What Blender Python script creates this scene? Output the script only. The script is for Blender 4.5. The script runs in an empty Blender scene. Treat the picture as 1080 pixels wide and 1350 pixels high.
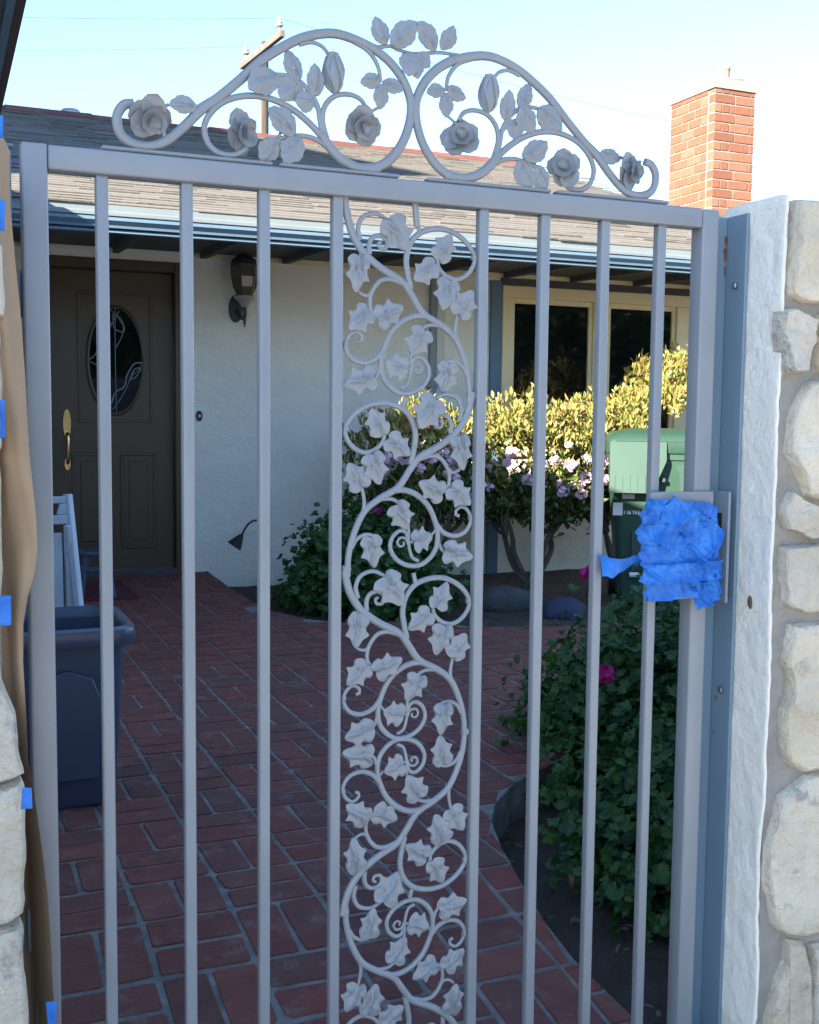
import bpy, bmesh, math, random
import numpy as np
from mathutils import Vector, Matrix

# ---------------------------------------------------------------- camera
SC = bpy.context.scene
COL = SC.collection
cam_d = bpy.data.cameras.new('camera')
cam = bpy.data.objects.new('camera', cam_d)
COL.objects.link(cam)
right = Vector((0.92221, -0.38653, 0.01070))
up = Vector((0.02348, 0.08360, 0.99622))
back = Vector((-0.38597, -0.91848, 0.08618))
M = Matrix((right, up, back)).transposed().to_4x4()
M.translation = Vector((0, 0, 1.15))
cam.matrix_world = M
cam_d.sensor_fit = 'VERTICAL'
cam_d.sensor_height = 24.0
cam_d.lens = 24.0 * 1490 / 1350
cam_d.clip_start = 0.05
cam_d.clip_end = 2000
SC.camera = cam

# ---------------------------------------------------------------- light
SUN_EL = math.radians(22.3)
SUN_H = Vector((-0.866, -0.5, 0)).normalized()
SUN = Vector((SUN_H.x * math.cos(SUN_EL), SUN_H.y * math.cos(SUN_EL), math.sin(SUN_EL)))
world = bpy.data.worlds.new('World')
SC.world = world
world.use_nodes = True
wn = world.node_tree.nodes
wl = world.node_tree.links
wn.clear()
wo = wn.new('ShaderNodeOutputWorld')
bg = wn.new('ShaderNodeBackground')
sky = wn.new('ShaderNodeTexSky')
sky.sky_type = 'NISHITA'
sky.sun_disc = False
sky.sun_elevation = SUN_EL
sky.sun_rotation = math.radians(240)
sky.altitude = 30
sky.air_density = 1.0
sky.dust_density = 0.2
sky.ozone_density = 4.0
bg.inputs['Strength'].default_value = 0.1
wl.new(sky.outputs[0], bg.inputs[0])
wl.new(bg.outputs[0], wo.inputs[0])
sun_d = bpy.data.lights.new('sun', 'SUN')
sun_d.energy = 5.0
sun_d.angle = math.radians(0.6)
sun_d.color = (1.0, 0.88, 0.70)
sun = bpy.data.objects.new('sun', sun_d)
COL.objects.link(sun)
sun.rotation_euler = SUN.to_track_quat('Z', 'Y').to_euler()
sun.location = SUN * 30

SC.view_settings.view_transform = 'Standard'
SC.view_settings.look = 'None'
SC.view_settings.gamma = 1
SC.view_settings.use_curve_mapping = False
SC.view_settings.exposure = 2.45
SC.render.engine = 'CYCLES'
SC.cycles.max_bounces = 6
SC.cycles.use_denoising = True

# ---------------------------------------------------------------- helpers
def obj(name, me, mat=None, parent=None, loc=None, rot=None, scale=None):
    o = bpy.data.objects.new(name, me)
    COL.objects.link(o)
    if mat is not None and me is not None and len(me.materials) == 0:
        me.materials.append(mat)
    if parent is not None:
        o.parent = parent
    if loc is not None: o.location = loc
    if rot is not None: o.rotation_euler = rot
    if scale is not None: o.scale = scale
    return o

def tag(o, label=None, cat=None, group=None, kind=None):
    if label: o['label'] = label
    if cat: o['category'] = cat
    if group: o['group'] = group
    if kind: o['kind'] = kind
    return o

def thing(name, label, cat, loc=(0, 0, 0), rotz=0, group=None):
    o = obj(name, None, loc=loc, rot=(0, 0, rotz))
    o.empty_display_size = 0.1
    return tag(o, label, cat, group)

def rel(v, loc):
    return (v[0] - loc[0], v[1] - loc[1], v[2] - loc[2])

class MB:
    """collects vertices and faces for one mesh"""
    def __init__(s): s.v = []; s.f = []
    def add(s, vs, fs):
        k = len(s.v)
        s.v += [tuple(p) for p in vs]
        s.f += [tuple(i + k for i in f) for f in fs]
        return s
    def box(s, x0, x1, y0, y1, z0, z1):
        return s.add([(x0,y0,z0),(x1,y0,z0),(x1,y1,z0),(x0,y1,z0),(x0,y0,z1),(x1,y0,z1),(x1,y1,z1),(x0,y1,z1)],
                     [(3,2,1,0),(4,5,6,7),(0,1,5,4),(1,2,6,5),(2,3,7,6),(3,0,4,7)])
    def prism(s, pts, axis, a, b):
        """polygon (list of 2-tuples) extruded along axis between a and b; axis x:(y,z) y:(x,z) z:(x,y)"""
        def P(p, t):
            return {'x': (t, p[0], p[1]), 'y': (p[0], t, p[1]), 'z': (p[0], p[1], t)}[axis]
        n = len(pts)
        vs = [P(p, a) for p in pts] + [P(p, b) for p in pts]
        fs = [tuple(range(n)), tuple(range(2 * n - 1, n - 1, -1))]
        fs += [(i, i + n, (i + 1) % n + n, (i + 1) % n) for i in range(n)]
        return s.add(vs, fs)
    def tube(s, pts, r0, r1=None, sides=8, sub=6, flat=1.0, cap=True, smooth=True, flat_axis=(0, 1, 0)):
        r1 = r0 if r1 is None else r1
        P = [Vector(p) for p in pts]
        if smooth and len(P) > 2:
            Q = []
            for i in range(len(P) - 1):
                a = P[i - 1] if i > 0 else P[0] * 2 - P[1]
                b, c = P[i], P[i + 1]
                d = P[i + 2] if i + 2 < len(P) else P[-1] * 2 - P[-2]
                for k in range(sub):
                    t = k / sub
                    Q.append(0.5 * ((2 * b) + (c - a) * t + (2 * a - 5 * b + 4 * c - d) * t * t + (3 * b - a - 3 * c + d) * t ** 3))
            Q.append(P[-1])
        else:
            Q = P
        n = len(Q)
        vs, fs = [], []
        fa = Vector(flat_axis)
        for i, q in enumerate(Q):
            t = (Q[min(i + 1, n - 1)] - Q[max(i - 1, 0)])
            t = t.normalized() if t.length > 1e-9 else Vector((0, 0, 1))
            a = fa - t * fa.dot(t)
            if a.length < 1e-4: a = Vector((1, 0, 0)) - t * t.x
            a.normalize(); b = t.cross(a)
            r = r0 + (r1 - r0) * i / max(n - 1, 1)
            for k in range(sides):
                an = 2 * math.pi * k / sides
                vs.append(q + a * (math.cos(an) * r * flat) + b * (math.sin(an) * r))
        for i in range(n - 1):
            for k in range(sides):
                k2 = (k + 1) % sides
                fs.append((i * sides + k, i * sides + k2, (i + 1) * sides + k2, (i + 1) * sides + k))
        if cap:
            fs.append(tuple(range(sides - 1, -1, -1)))
            fs.append(tuple((n - 1) * sides + k for k in range(sides)))
        return s.add(vs, fs)
    def lathe(s, prof, c=(0, 0, 0), n=16, sx=1, sy=1, phase=0.0):
        k = len(prof); vs = []; fs = []
        for i in range(n):
            a = 2 * math.pi * i / n + phase
            for r, z in prof:
                vs.append((c[0] + r * math.cos(a) * sx, c[1] + r * math.sin(a) * sy, c[2] + z))
        for i in range(n):
            j = (i + 1) % n
            for m in range(k - 1):
                fs.append((i * k + m, j * k + m, j * k + m + 1, i * k + m + 1))
        fs.append(tuple(i * k for i in range(n - 1, -1, -1)))
        fs.append(tuple(i * k + k - 1 for i in range(n)))
        return s.add(vs, fs)
    def mesh(s, name, smooth=False, bevel=0.0, seg=1, normals=True, angle=40):
        bm = bmesh.new()
        vs = [bm.verts.new(p) for p in s.v]
        for f in s.f:
            try: bm.faces.new([vs[i] for i in f])
            except ValueError: pass
        if normals: bmesh.ops.recalc_face_normals(bm, faces=bm.faces)
        if bevel > 0:
            es = [e for e in bm.edges if len(e.link_faces) == 2 and e.calc_face_angle(0) > 0.5]
            bmesh.ops.bevel(bm, geom=es, offset=bevel, segments=seg, affect='EDGES', profile=0.5, clamp_overlap=True)
        if smooth:
            ca = math.radians(angle)
            for f in bm.faces: f.smooth = True
            for e in bm.edges:
                if len(e.link_faces) == 2 and e.calc_face_angle(0) > ca: e.smooth = False
        me = bpy.data.meshes.new(name)
        bm.to_mesh(me); bm.free()
        return me
    def build(s, name, mat, parent=None, loc=None, **k):
        return obj(name, s.mesh(name, **k), mat, parent, loc)

def mesh_np(name, V, F, attrs=None, smooth=False):
    """V (n,3), F (m,k) arrays of equal-size faces"""
    me = bpy.data.meshes.new(name)
    n, (m, k) = len(V), F.shape
    me.vertices.add(n); me.vertices.foreach_set('co', np.ascontiguousarray(V, dtype=np.float32).ravel())
    me.loops.add(m * k); me.loops.foreach_set('vertex_index', np.ascontiguousarray(F, dtype=np.int32).ravel())
    me.polygons.add(m); me.polygons.foreach_set('loop_start', np.arange(0, m * k, k, dtype=np.int32))
    me.polygons.foreach_set('loop_total', np.full(m, k, dtype=np.int32))
    me.polygons.foreach_set('use_smooth', np.full(m, smooth, dtype=bool))
    for nm, arr in (attrs or {}).items():
        a = me.attributes.new(nm, 'FLOAT', 'POINT'); a.data.foreach_set('value', np.ascontiguousarray(arr, dtype=np.float32))
    me.update(calc_edges=True); me.validate()
    return me

def inside(poly, x, y):
    c = False; j = len(poly) - 1
    for i in range(len(poly)):
        (xi, yi), (xj, yj) = poly[i], poly[j]
        if (yi > y) != (yj > y) and x < (xj - xi) * (y - yi) / (yj - yi) + xi: c = not c
        j = i
    return c

# ---------------------------------------------------------------- materials
MATS = {}
def mat(name, c1, c2=None, rough=0.7, scale=6.0, detail=6, bump=0.0, bscale=40.0, bdist=0.01, metal=0.0, spec=0.5,
        rnd=0.0, rndc=None, spots=None, spot_scale=9.0, spot_lo=0.62, spot_hi=0.7, space='POS', coat=0.0, translucent=0.0,
        stretch=None, bump2=0.0, bscale2=8.0):
    m = bpy.data.materials.new(name); MATS[name] = m
    m.use_nodes = True
    nt = m.node_tree; N = nt.nodes; L = nt.links
    b = N['Principled BSDF']
    b.inputs['Roughness'].default_value = rough
    b.inputs['Metallic'].default_value = metal
    b.inputs['Specular IOR Level'].default_value = spec
    if coat: b.inputs['Coat Weight'].default_value = coat
    if space == 'OBJ':
        tc = N.new('ShaderNodeTexCoord'); vec = tc.outputs['Object']
    else:
        g = N.new('ShaderNodeNewGeometry'); vec = g.outputs['Position']
    if stretch:
        mp = N.new('ShaderNodeMapping'); mp.inputs['Scale'].default_value = stretch
        L.new(vec, mp.inputs['Vector']); vec = mp.outputs[0]
    c2 = c2 or c1
    def noise(sc, de=6, ro=0.6):
        n = N.new('ShaderNodeTexNoise'); n.inputs['Scale'].default_value = sc; n.inputs['Detail'].default_value = de
        n.inputs['Roughness'].default_value = ro; L.new(vec, n.inputs['Vector']); return n
    n1 = noise(scale, detail)
    r = N.new('ShaderNodeValToRGB')
    r.color_ramp.elements[0].position = 0.32; r.color_ramp.elements[1].position = 0.68
    r.color_ramp.elements[0].color = (*c1, 1); r.color_ramp.elements[1].color = (*c2, 1)
    L.new(n1.outputs['Fac'], r.inputs['Fac'])
    col = r.outputs['Color']
    if rnd or rndc:
        oi = N.new('ShaderNodeObjectInfo')
        at = N.new('ShaderNodeAttribute'); at.attribute_name = 'rnd'
        ad = N.new('ShaderNodeMath'); ad.operation = 'ADD'
        L.new(oi.outputs['Random'], ad.inputs[0]); L.new(at.outputs['Fac'], ad.inputs[1])
        fr = N.new('ShaderNodeMath'); fr.operation = 'FRACT'; L.new(ad.outputs[0], fr.inputs[0])
        if rndc:
            rr = N.new('ShaderNodeValToRGB'); el = rr.color_ramp.elements
            while len(el) < len(rndc): el.new(0.5)
            for i, c in enumerate(rndc):
                el[i].position = i / (len(rndc) - 1); el[i].color = (*c, 1)
            L.new(fr.outputs[0], rr.inputs['Fac'])
            mx = N.new('ShaderNodeMix'); mx.data_type = 'RGBA'; mx.blend_type = 'MULTIPLY'; mx.inputs['Factor'].default_value = 1.0
            L.new(col, mx.inputs['A']); L.new(rr.outputs['Color'], mx.inputs['B']); col = mx.outputs['Result']
        if rnd:
            mr = N.new('ShaderNodeMapRange'); mr.inputs['To Min'].default_value = 1 - rnd; mr.inputs['To Max'].default_value = 1 + rnd
            L.new(fr.outputs[0], mr.inputs['Value'])
            hs = N.new('ShaderNodeHueSaturation'); L.new(mr.outputs[0], hs.inputs['Value']); L.new(col, hs.inputs['Color']); col = hs.outputs['Color']
    if spots:
        n2 = noise(spot_scale, 8, 0.7)
        mr = N.new('ShaderNodeMapRange'); mr.inputs['From Min'].default_value = spot_lo; mr.inputs['From Max'].default_value = spot_hi
        L.new(n2.outputs['Fac'], mr.inputs['Value'])
        mx = N.new('ShaderNodeMix'); mx.data_type = 'RGBA'
        L.new(mr.outputs[0], mx.inputs['Factor']); L.new(col, mx.inputs['A']); mx.inputs['B'].default_value = (*spots, 1); col = mx.outputs['Result']
    L.new(col, b.inputs['Base Color'])
    if bump:
        n3 = noise(bscale, 8, 0.65)
        bp = N.new('ShaderNodeBump'); bp.inputs['Strength'].default_value = bump; bp.inputs['Distance'].default_value = bdist
        L.new(n3.outputs['Fac'], bp.inputs['Height'])
        if bump2:
            n4 = noise(bscale2, 5, 0.6)
            bp2 = N.new('ShaderNodeBump'); bp2.inputs['Strength'].default_value = bump2; bp2.inputs['Distance'].default_value = bdist * 4
            L.new(n4.outputs['Fac'], bp2.inputs['Height']); L.new(bp2.outputs[0], bp.inputs['Normal'])
        L.new(bp.outputs[0], b.inputs['Normal'])
    if translucent:
        out = N['Material Output']; tr = N.new('ShaderNodeBsdfTranslucent'); L.new(col, tr.inputs['Color'])
        ms = N.new('ShaderNodeMixShader'); ms.inputs['Fac'].default_value = translucent
        L.new(b.outputs[0], ms.inputs[1]); L.new(tr.outputs[0], ms.inputs[2]); L.new(ms.outputs[0], out.inputs['Surface'])
    return m

mat('gate_paint', (.245, .256, .272), (.278, .288, .300), rough=.36, scale=7, bump=.10, bscale=190, bdist=.001, bump2=.06, bscale2=30)
mat('post_paint', (.155, .225, .285), (.195, .265, .32), rough=.45, scale=5, bump=.08, bscale=120, bdist=.002, spots=(.30, .27, .25), spot_scale=30, spot_lo=.72, spot_hi=.76, stretch=(1, 1, .35))
mat('galv', (.20, .25, .29), (.24, .29, .325), rough=.4)
mat('bolt_steel', (.22, .24, .27), rough=.35, metal=.8)
mat('black', (.012, .012, .013), rough=.5)
mat('plaster', (.90, .82, .69), (.96, .89, .76), rough=.9, scale=4, bump=.75, bscale=48, bdist=.006, bump2=.30, bscale2=26, spots=(.45, .40, .34), spot_scale=34, spot_lo=.66, spot_hi=.73)
mat('mortar', (.33, .30, .26), (.41, .375, .33), rough=.95, scale=25, bump=.9, bscale=230, bdist=.006, bump2=.4, bscale2=30)
mat('stone', (.55, .49, .39), (.74, .67, .55), rough=.85, scale=6, bump=.6, bscale=60, bdist=.010, bump2=.6, bscale2=22, rndc=[(1, 1, 1), (1.0, .93, .80), (.86, .85, .84), (1, .97, .92), (.93, .86, .74)], spots=(.36, .33, .29), spot_scale=11, spot_lo=.58, spot_hi=.66)
mat('paper', (.34, .225, .135), (.40, .275, .17), rough=.8, scale=5, bump=.15, bscale=22, bdist=.01)
mat('blue_tape', (.004, .10, .42), (.035, .22, .66), rough=.48, spec=.4, scale=26, bump=.12, bscale=160, bdist=.004)
mat('brick_floor', (.130, .036, .027), (.190, .058, .040), rough=.8, scale=14, bump=.5, bscale=60, bdist=.006, bump2=.3, bscale2=18, rndc=[(.66, .72, .80), (1, 1, 1), (1.15, .88, .80), (.80, .95, 1.05), (1.25, 1.15, 1.05), (.9, .8, .75), (1.05, 1.05, 1.0)], spots=(.23, .17, .145), spot_scale=11, spot_lo=.54, spot_hi=.78)
mat('floor_mortar', (.11, .103, .097), (.27, .245, .22), rough=.95, scale=16, bump=.8, bscale=70, bdist=.008)
mat('soil', (.05, .036, .025), (.095, .07, .05), rough=1, scale=9, bump=1, bscale=35, bdist=.03, bump2=.6, bscale2=9)
mat('concrete', (.46, .44, .41), (.54, .52, .49), rough=.9, scale=4, bump=.3, bscale=80, bdist=.003)
mat('stucco', (.74, .69, .60), (.80, .75, .66), rough=.92, scale=2.2, bump=.35, bscale=28, bdist=.012, bump2=.5, bscale2=6, stretch=(1, 1, 1.6))
mat('stucco_cream', (.55, .54, .49), (.60, .59, .54), rough=.92, scale=2.2, bump=.35, bscale=28, bdist=.012)
mat('cream_trim', (.68, .56, .34), (.74, .62, .38), rough=.6, scale=4)
mat('blue_trim', (.085, .15, .225), (.105, .175, .25), rough=.55, scale=4)
mat('white_trim', (.20, .235, .255), (.23, .265, .285), rough=.5, scale=3)
mat('dark_eave', (.05, .045, .05), (.07, .06, .065), rough=.7)
mat('maroon', (.07, .03, .032), (.09, .038, .038), rough=.6)
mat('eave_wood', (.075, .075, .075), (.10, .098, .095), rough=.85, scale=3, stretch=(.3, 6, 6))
mat('shingle', (.135, .127, .115), (.17, .16, .145), rough=.95, scale=40, bump=.5, bscale=160, bdist=.004, rndc=[(.90, .90, .91), (1, 1, 1), (.95, .94, .92), (1.05, 1.04, 1.0), (.86, .86, .87)])
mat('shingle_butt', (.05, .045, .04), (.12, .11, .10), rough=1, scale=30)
mat('ridge_tile', (.115, .042, .032), (.15, .056, .042), rough=.85, scale=8, rnd=.2)
mat('door_paint', (.068, .042, .021), (.078, .048, .025), rough=.42, scale=3)
mat('brass', (.62, .48, .22), rough=.2, metal=1)
mat('lead', (.13, .16, .20), rough=.35, metal=.4)
mat('lantern_metal', (.035, .04, .05), (.05, .055, .065), rough=.4, metal=.3)
mat('lantern_cup', (.35, .33, .31), rough=.5)
mat('lantern_glass', (.09, .075, .05), (.14, .115, .07), rough=.12, scale=30)
mat('chimney_brick', (.165, .068, .040), (.20, .086, .052), rough=.9, scale=30, bump=.3, bscale=90, bdist=.004, rndc=[(1, 1, 1), (.82, .78, .75), (1.05, 1.0, .95), (1.15, 1.3, 1.4), (.9, .9, .85), (1.0, .92, .85)])
mat('chimney_mortar', (.24, .215, .20), (.28, .255, .235), rough=.95, scale=12)
mat('flue', (.42, .25, .19), rough=.9)
mat('bin_green', (.022, .060, .042), (.026, .068, .048), rough=.42, scale=5)
mat('bin_dark', (.02, .05, .04), rough=.5)
mat('white_print', (.6, .62, .6), rough=.6)
mat('tub_blue', (.045, .062, .108), (.052, .07, .12), rough=.3, scale=4)
mat('white_plastic', (.36, .42, .50), (.42, .48, .56), rough=.4)
mat('stool_blue', (.035, .055, .10), rough=.5)
mat('red_mat', (.075, .008, .014), (.10, .01, .018), rough=1, scale=60, bump=.5, bscale=200, bdist=.004)
mat('wood_pole', (.04, .028, .023), (.065, .05, .04), rough=.95, scale=2, stretch=(8, 8, .5), bump=.4, bscale=20, bdist=.02)
mat('arm_wood', (.10, .085, .078), (.14, .12, .11), rough=.9, scale=3)
mat('porcelain', (.45, .46, .47), rough=.25)
mat('wire', (.05, .05, .05), rough=.6)
mat('vent_metal', (.45, .46, .47), rough=.4, metal=.3)
mat('bark', (.075, .06, .05), (.12, .10, .085), rough=.95, scale=14, stretch=(1, 1, .3), bump=.7, bscale=30, bdist=.01)
mat('geranium_leaf', (.026, .076, .014), (.040, .11, .021), rough=.55, scale=25, rndc=[(.6, .65, .6), (1, 1, 1), (1.25, 1.15, .8), (.8, .95, .9), (1, 1.1, 1)], translucent=.25)
mat('geranium_flower', (.42, .012, .17), (.50, .02, .22), rough=.6, translucent=.2)
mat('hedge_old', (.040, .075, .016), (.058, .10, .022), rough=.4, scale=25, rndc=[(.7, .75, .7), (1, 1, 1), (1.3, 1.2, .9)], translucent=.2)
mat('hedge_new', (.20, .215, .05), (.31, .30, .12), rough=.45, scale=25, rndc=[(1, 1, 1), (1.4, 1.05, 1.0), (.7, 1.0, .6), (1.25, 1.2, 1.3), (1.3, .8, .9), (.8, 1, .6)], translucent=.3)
mat('hawthorn_flower', (.58, .40, .50), (.72, .58, .66), rough=.7, translucent=.2)
mat('stem_green', (.05, .08, .025), rough=.7)
mat('rock_dark', (.045, .045, .05), (.07, .068, .07), rough=.9, scale=12, bump=.5, bscale=40, bdist=.01)
mat('rock_blue', (.025, .03, .06), (.035, .042, .08), rough=.8)
mat('shade_block_wall', (.42, .38, .33), (.46, .42, .36), rough=.9)

def glass_mat():
    m = bpy.data.materials.new('window_glass'); m.use_nodes = True; MATS['window_glass'] = m
    b = m.node_tree.nodes['Principled BSDF']
    b.inputs['Base Color'].default_value = (.004, .005, .006, 1)
    b.inputs['Roughness'].default_value = .03
    b.inputs['IOR'].default_value = 1.5
glass_mat()

mat('drip_metal', (.135, .165, .18), (.155, .185, .20), rough=.45, scale=3)
mat('dry_leaf', (.12, .085, .03), (.18, .13, .05), rough=.8, rnd=.35)
mat('crown_mortar', (.25, .205, .18), (.29, .24, .21), rough=.9)
mat('rust', (.10, .045, .025), (.20, .12, .08), rough=.95, scale=60)

# ornament outlines in tenths of a millimetre on the gate plane: (start radius, end radius, points)
XC=0.7413; J3=0.5915
PANEL_V=[(70, 55, [(-1164, 2981), (-1116, 2771), (-1033, 2545), (-851, 2285), (-543, 2055), (-173, 1859), (2, 1646), (207, 1361), (546, 1171), (816, 958), (1001, 583), (1091, 214), (1103, -122)]), (45, 30, [(-920, 2497), (-956, 2687), (-870, 2871), (-658, 2940), (-469, 2865), (-401, 2802)]), (45, 26, [(-759, 2275), (-760, 2441), (-695, 2556), (-561, 2589), (-452, 2507), (-470, 2389), (-572, 2383), (-600, 2456), (-546, 2489)]), (55, 36, [(-21, 1749), (-71, 1994), (-101, 2237), (-30, 2497), (147, 2685), (424, 2771), (705, 2751), (963, 2616), (1139, 2411), (1156, 2238), (1030, 2048), (831, 1950), (632, 1999), (494, 2129), (473, 2252), (500, 2323)]), (40, 40, [(90, 2875), (142, 2676)]), (36, 24, [(632, 1999), (489, 2100), (377, 2124), (266, 2094)]), (40, 26, [(888, 1971), (718, 1908), (634, 1840), (593, 1732)]), (40, 26, [(847, 873), (814, 1095), (849, 1312), (883, 1420)]), (45, 30, [(-172, 1832), (-372, 1890), (-555, 1857), (-680, 1720), (-740, 1565), (-733, 1405), (-648, 1305), (-564, 1285)]), (34, 22, [(-693, 1667), (-791, 1600), (-902, 1629), (-972, 1700)]), (34, 22, [(-733, 1418), (-775, 1328), (-858, 1255)]), (34, 24, [(-893, 2327), (-920, 2210), (-933, 2106)]), (55, 34, [(325, 1303), (92, 1310), (-137, 1225), (-335, 1052), (-461, 821), (-535, 559), (-513, 315), (-398, 136), (-210, 19), (20, 23), (223, 133), (337, 314), (312, 494), (188, 615), (66, 599), (15, 481)]), (30, 28, [(-154, 103), (-54, 175), (2, 401), (-1, 591), (41, 750)]), (22, 34, [(-140, 129), (-177, 86)]), (26, 20, [(10, 386), (58, 482), (160, 500), (210, 422), (162, 353), (89, 379), (103, 432)]), (42, 26, [(800, 987), (591, 1135), (385, 1170), (239, 1128), (139, 1013), (97, 881)]), (26, 22, [(-71, 429), (10, 413)]), (26, 22, [(-516, 638), (-430, 536)]), (42, 26, [(1035, 358), (958, 490), (807, 573), (644, 546), (542, 432)]), (48, 26, [(-502, 717), (-642, 569), (-852, 500), (-1061, 568), (-1167, 750), (-1119, 918), (-995, 1006), (-883, 943), (-882, 845)]), (26, 34, [(-888, 872), (-938, 842)]), (36, 24, [(-542, 452), (-598, 296), (-696, 212), (-808, 183)]), (60, 60, [(-1214, 808), (-1132, 800)]), (60, 60, [(1111, 2351), (1226, 2345)]), (60, 60, [(1055, 22), (1207, 7)])]
PANEL_L=[((-456, 2864), (-111, 2353), 88), ((493, 2251), (712, 2702), 80), ((406, 2191), (-1, 1901), 82), ((691, 1938), (534, 1418), 82), ((848, 1354), (1102, 1783), 88), ((-920, 2242), (-991, 1641), 66), ((-620, 1223), (-145, 1454), 80), ((-755, 1366), (-1125, 1038), 85), ((240, 1087), (-1, 646), 88), ((-71, 429), (-450, 538), 108), ((703, 549), (622, 5), 72), ((-645, 279), (-1183, 140), 80)]
ARCH_V=[(80, 90, [(-4547, 4592), (-4692, 4552), (-4793, 4373), (-4758, 4152), (-4615, 4023), (-4366, 3982), (-4092, 4076), (-3813, 4313), (-3531, 4607), (-3247, 4836), (-2915, 5137), (-2579, 5466), (-2217, 5726), (-1850, 5925), (-1429, 6033), (-1073, 5999), (-685, 5883), (-701, 5889), (-417, 5707), (-179, 5441), (-44, 5103), (-77, 4744), (-220, 4398), (-479, 4103), (-788, 3952), (-595, 4010), (-938, 3978), (-1228, 4076), (-1444, 4254), (-1587, 4437)]), (55, 35, [(-1420, 4212), (-1563, 4439), (-1621, 4696), (-1669, 4909), (-1847, 5149), (-2079, 5281), (-2376, 5279), (-2535, 5217)]), (55, 40, [(-1492, 4359), (-1574, 4657), (-1528, 4903), (-1353, 5076), (-1115, 5121), (-921, 5059), (-823, 4915)]), (65, 45, [(-1372, 4172), (-1611, 4435), (-1822, 4622), (-2101, 4795), (-2444, 4907), (-2804, 4908), (-3137, 4798), (-3366, 4604), (-3480, 4369), (-3433, 4142), (-3272, 4001), (-3029, 3982), (-2850, 4093), (-2828, 4203)]), (50, 35, [(-1420, 4212), (-1657, 4351), (-1892, 4393), (-2123, 4360), (-2307, 4298)]), (40, 32, [(-1965, 5789), (-1756, 5851), (-1569, 5798), (-1451, 5653), (-1417, 5570)]), (50, 36, [(-1072, 5964), (-806, 5845), (-634, 5625), (-583, 5387)]), (28, 28, [(-589, 4986), (-701, 4920), (-823, 4827)]), (36, 28, [(-3378, 4792), (-3531, 4690), (-3639, 4628), (-3811, 4605)]), (28, 28, [(-4024, 4635), (-4087, 4603)]), (40, 36, [(-4104, 4062), (-4091, 4180), (-4132, 4279)]), (26, 26, [(-2079, 5272), (-1940, 5216)]), (26, 26, [(-1635, 4782), (-1730, 4911), (-1800, 4972)]), (30, 26, [(-2307, 4320), (-2216, 4502)])]
ARCH_L=[((-3596, 4650), (-4045, 4608), 60), ((-2308, 5274), (-2818, 4970), 75), ((-1977, 5211), (-2171, 5702), 52), ((-1940, 5246), (-2271, 4893), 85), ((-1683, 5016), (-1732, 5526), 55), ((-1716, 4925), (-2064, 4899), 95), ((-2031, 4400), (-2499, 4738), 65), ((-2307, 4320), (-2558, 3907), 70), ((-1947, 4365), (-2238, 3928), 70), ((-583, 5418), (-967, 5306), 62), ((-559, 5381), (-191, 5277), 62), ((-583, 5343), (-589, 4933), 62)]
TOP_V=[(34, 30, [(-931, 5974), (-676, 5924), (-419, 5967), (-289, 5929), (-27, 5897)]), (34, 30, [(-27, 5897), (237, 5940), (476, 5981), (855, 5982)])]
TOP_L=[((-522, 5959), (-700, 6397), 62), ((-419, 5958), (4, 6389), 62), ((380, 5997), (4, 6389), 62), ((487, 6011), (663, 6423), 62), ((-12, 5918), (-128, 5494), 88), ((41, 5906), (293, 5721), 88), ((42, 5868), (67, 5494), 70)]
ROSES=[((-4279, 4388), 62, 20), ((-2872, 4339), 64, 90), ((-884, 4656), 60, -60)]
BUD=(-1388, 5413)

def worldloc(o):
    v = Vector((0, 0, 0))
    while o is not None:
        v += o.location; o = o.parent
    return v

def part(name, me, m, parent, wloc=(0, 0, 0), rot=None, scale=None):
    o = obj(name, me, MATS[m], parent, rot=rot, scale=scale)
    o.location = Vector(wloc) - worldloc(parent)
    return o

def bparts(name, b, m, parent, **k):
    return part(name, b.mesh(name, **k), m, parent)

rng = random.Random(7)
nprng = np.random.default_rng(11)

# ---------------------------------------------------------------- ground, path, beds
g = MB().add([(-600, -600, -.42), (600, -600, -.42), (600, 600, -.42), (-600, 600, -.42)], [(0, 1, 2, 3)])
tag(g.build('ground', MATS['soil']), kind='structure')
fw = MB().box(-16, 26, -16, 1.0, -.415, -.235)
tag(fw.build('front_pavement', MATS['concrete']), kind='structure')

E_BACK = [(1.80, 8.05), (1.77, 7.3), (1.76, 6.3), (1.80, 6.3), (1.89, 6.02), (2.05, 5.84), (2.3, 5.76), (2.49, 5.69), (2.73, 5.45), (3.31, 5.28), (4.2, 5.15), (5.2, 5.05)]
E_SIDE = [(5.2, 3.9), (4.2, 3.75), (3.2, 3.62), (2.5, 3.48), (2.0, 3.28), (1.66, 3.07), (1.52, 2.93), (1.44, 2.80), (1.37, 2.6), (1.345, 2.5), (1.33, 2.42), (1.30, 2.25), (1.29, 2.1), (1.30, 1.95), (1.31, 1.83), (1.31, 1.01)]
PATH = [(-.28, 1.01), (-.28, 8.05)] + E_BACK + E_SIDE
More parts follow.
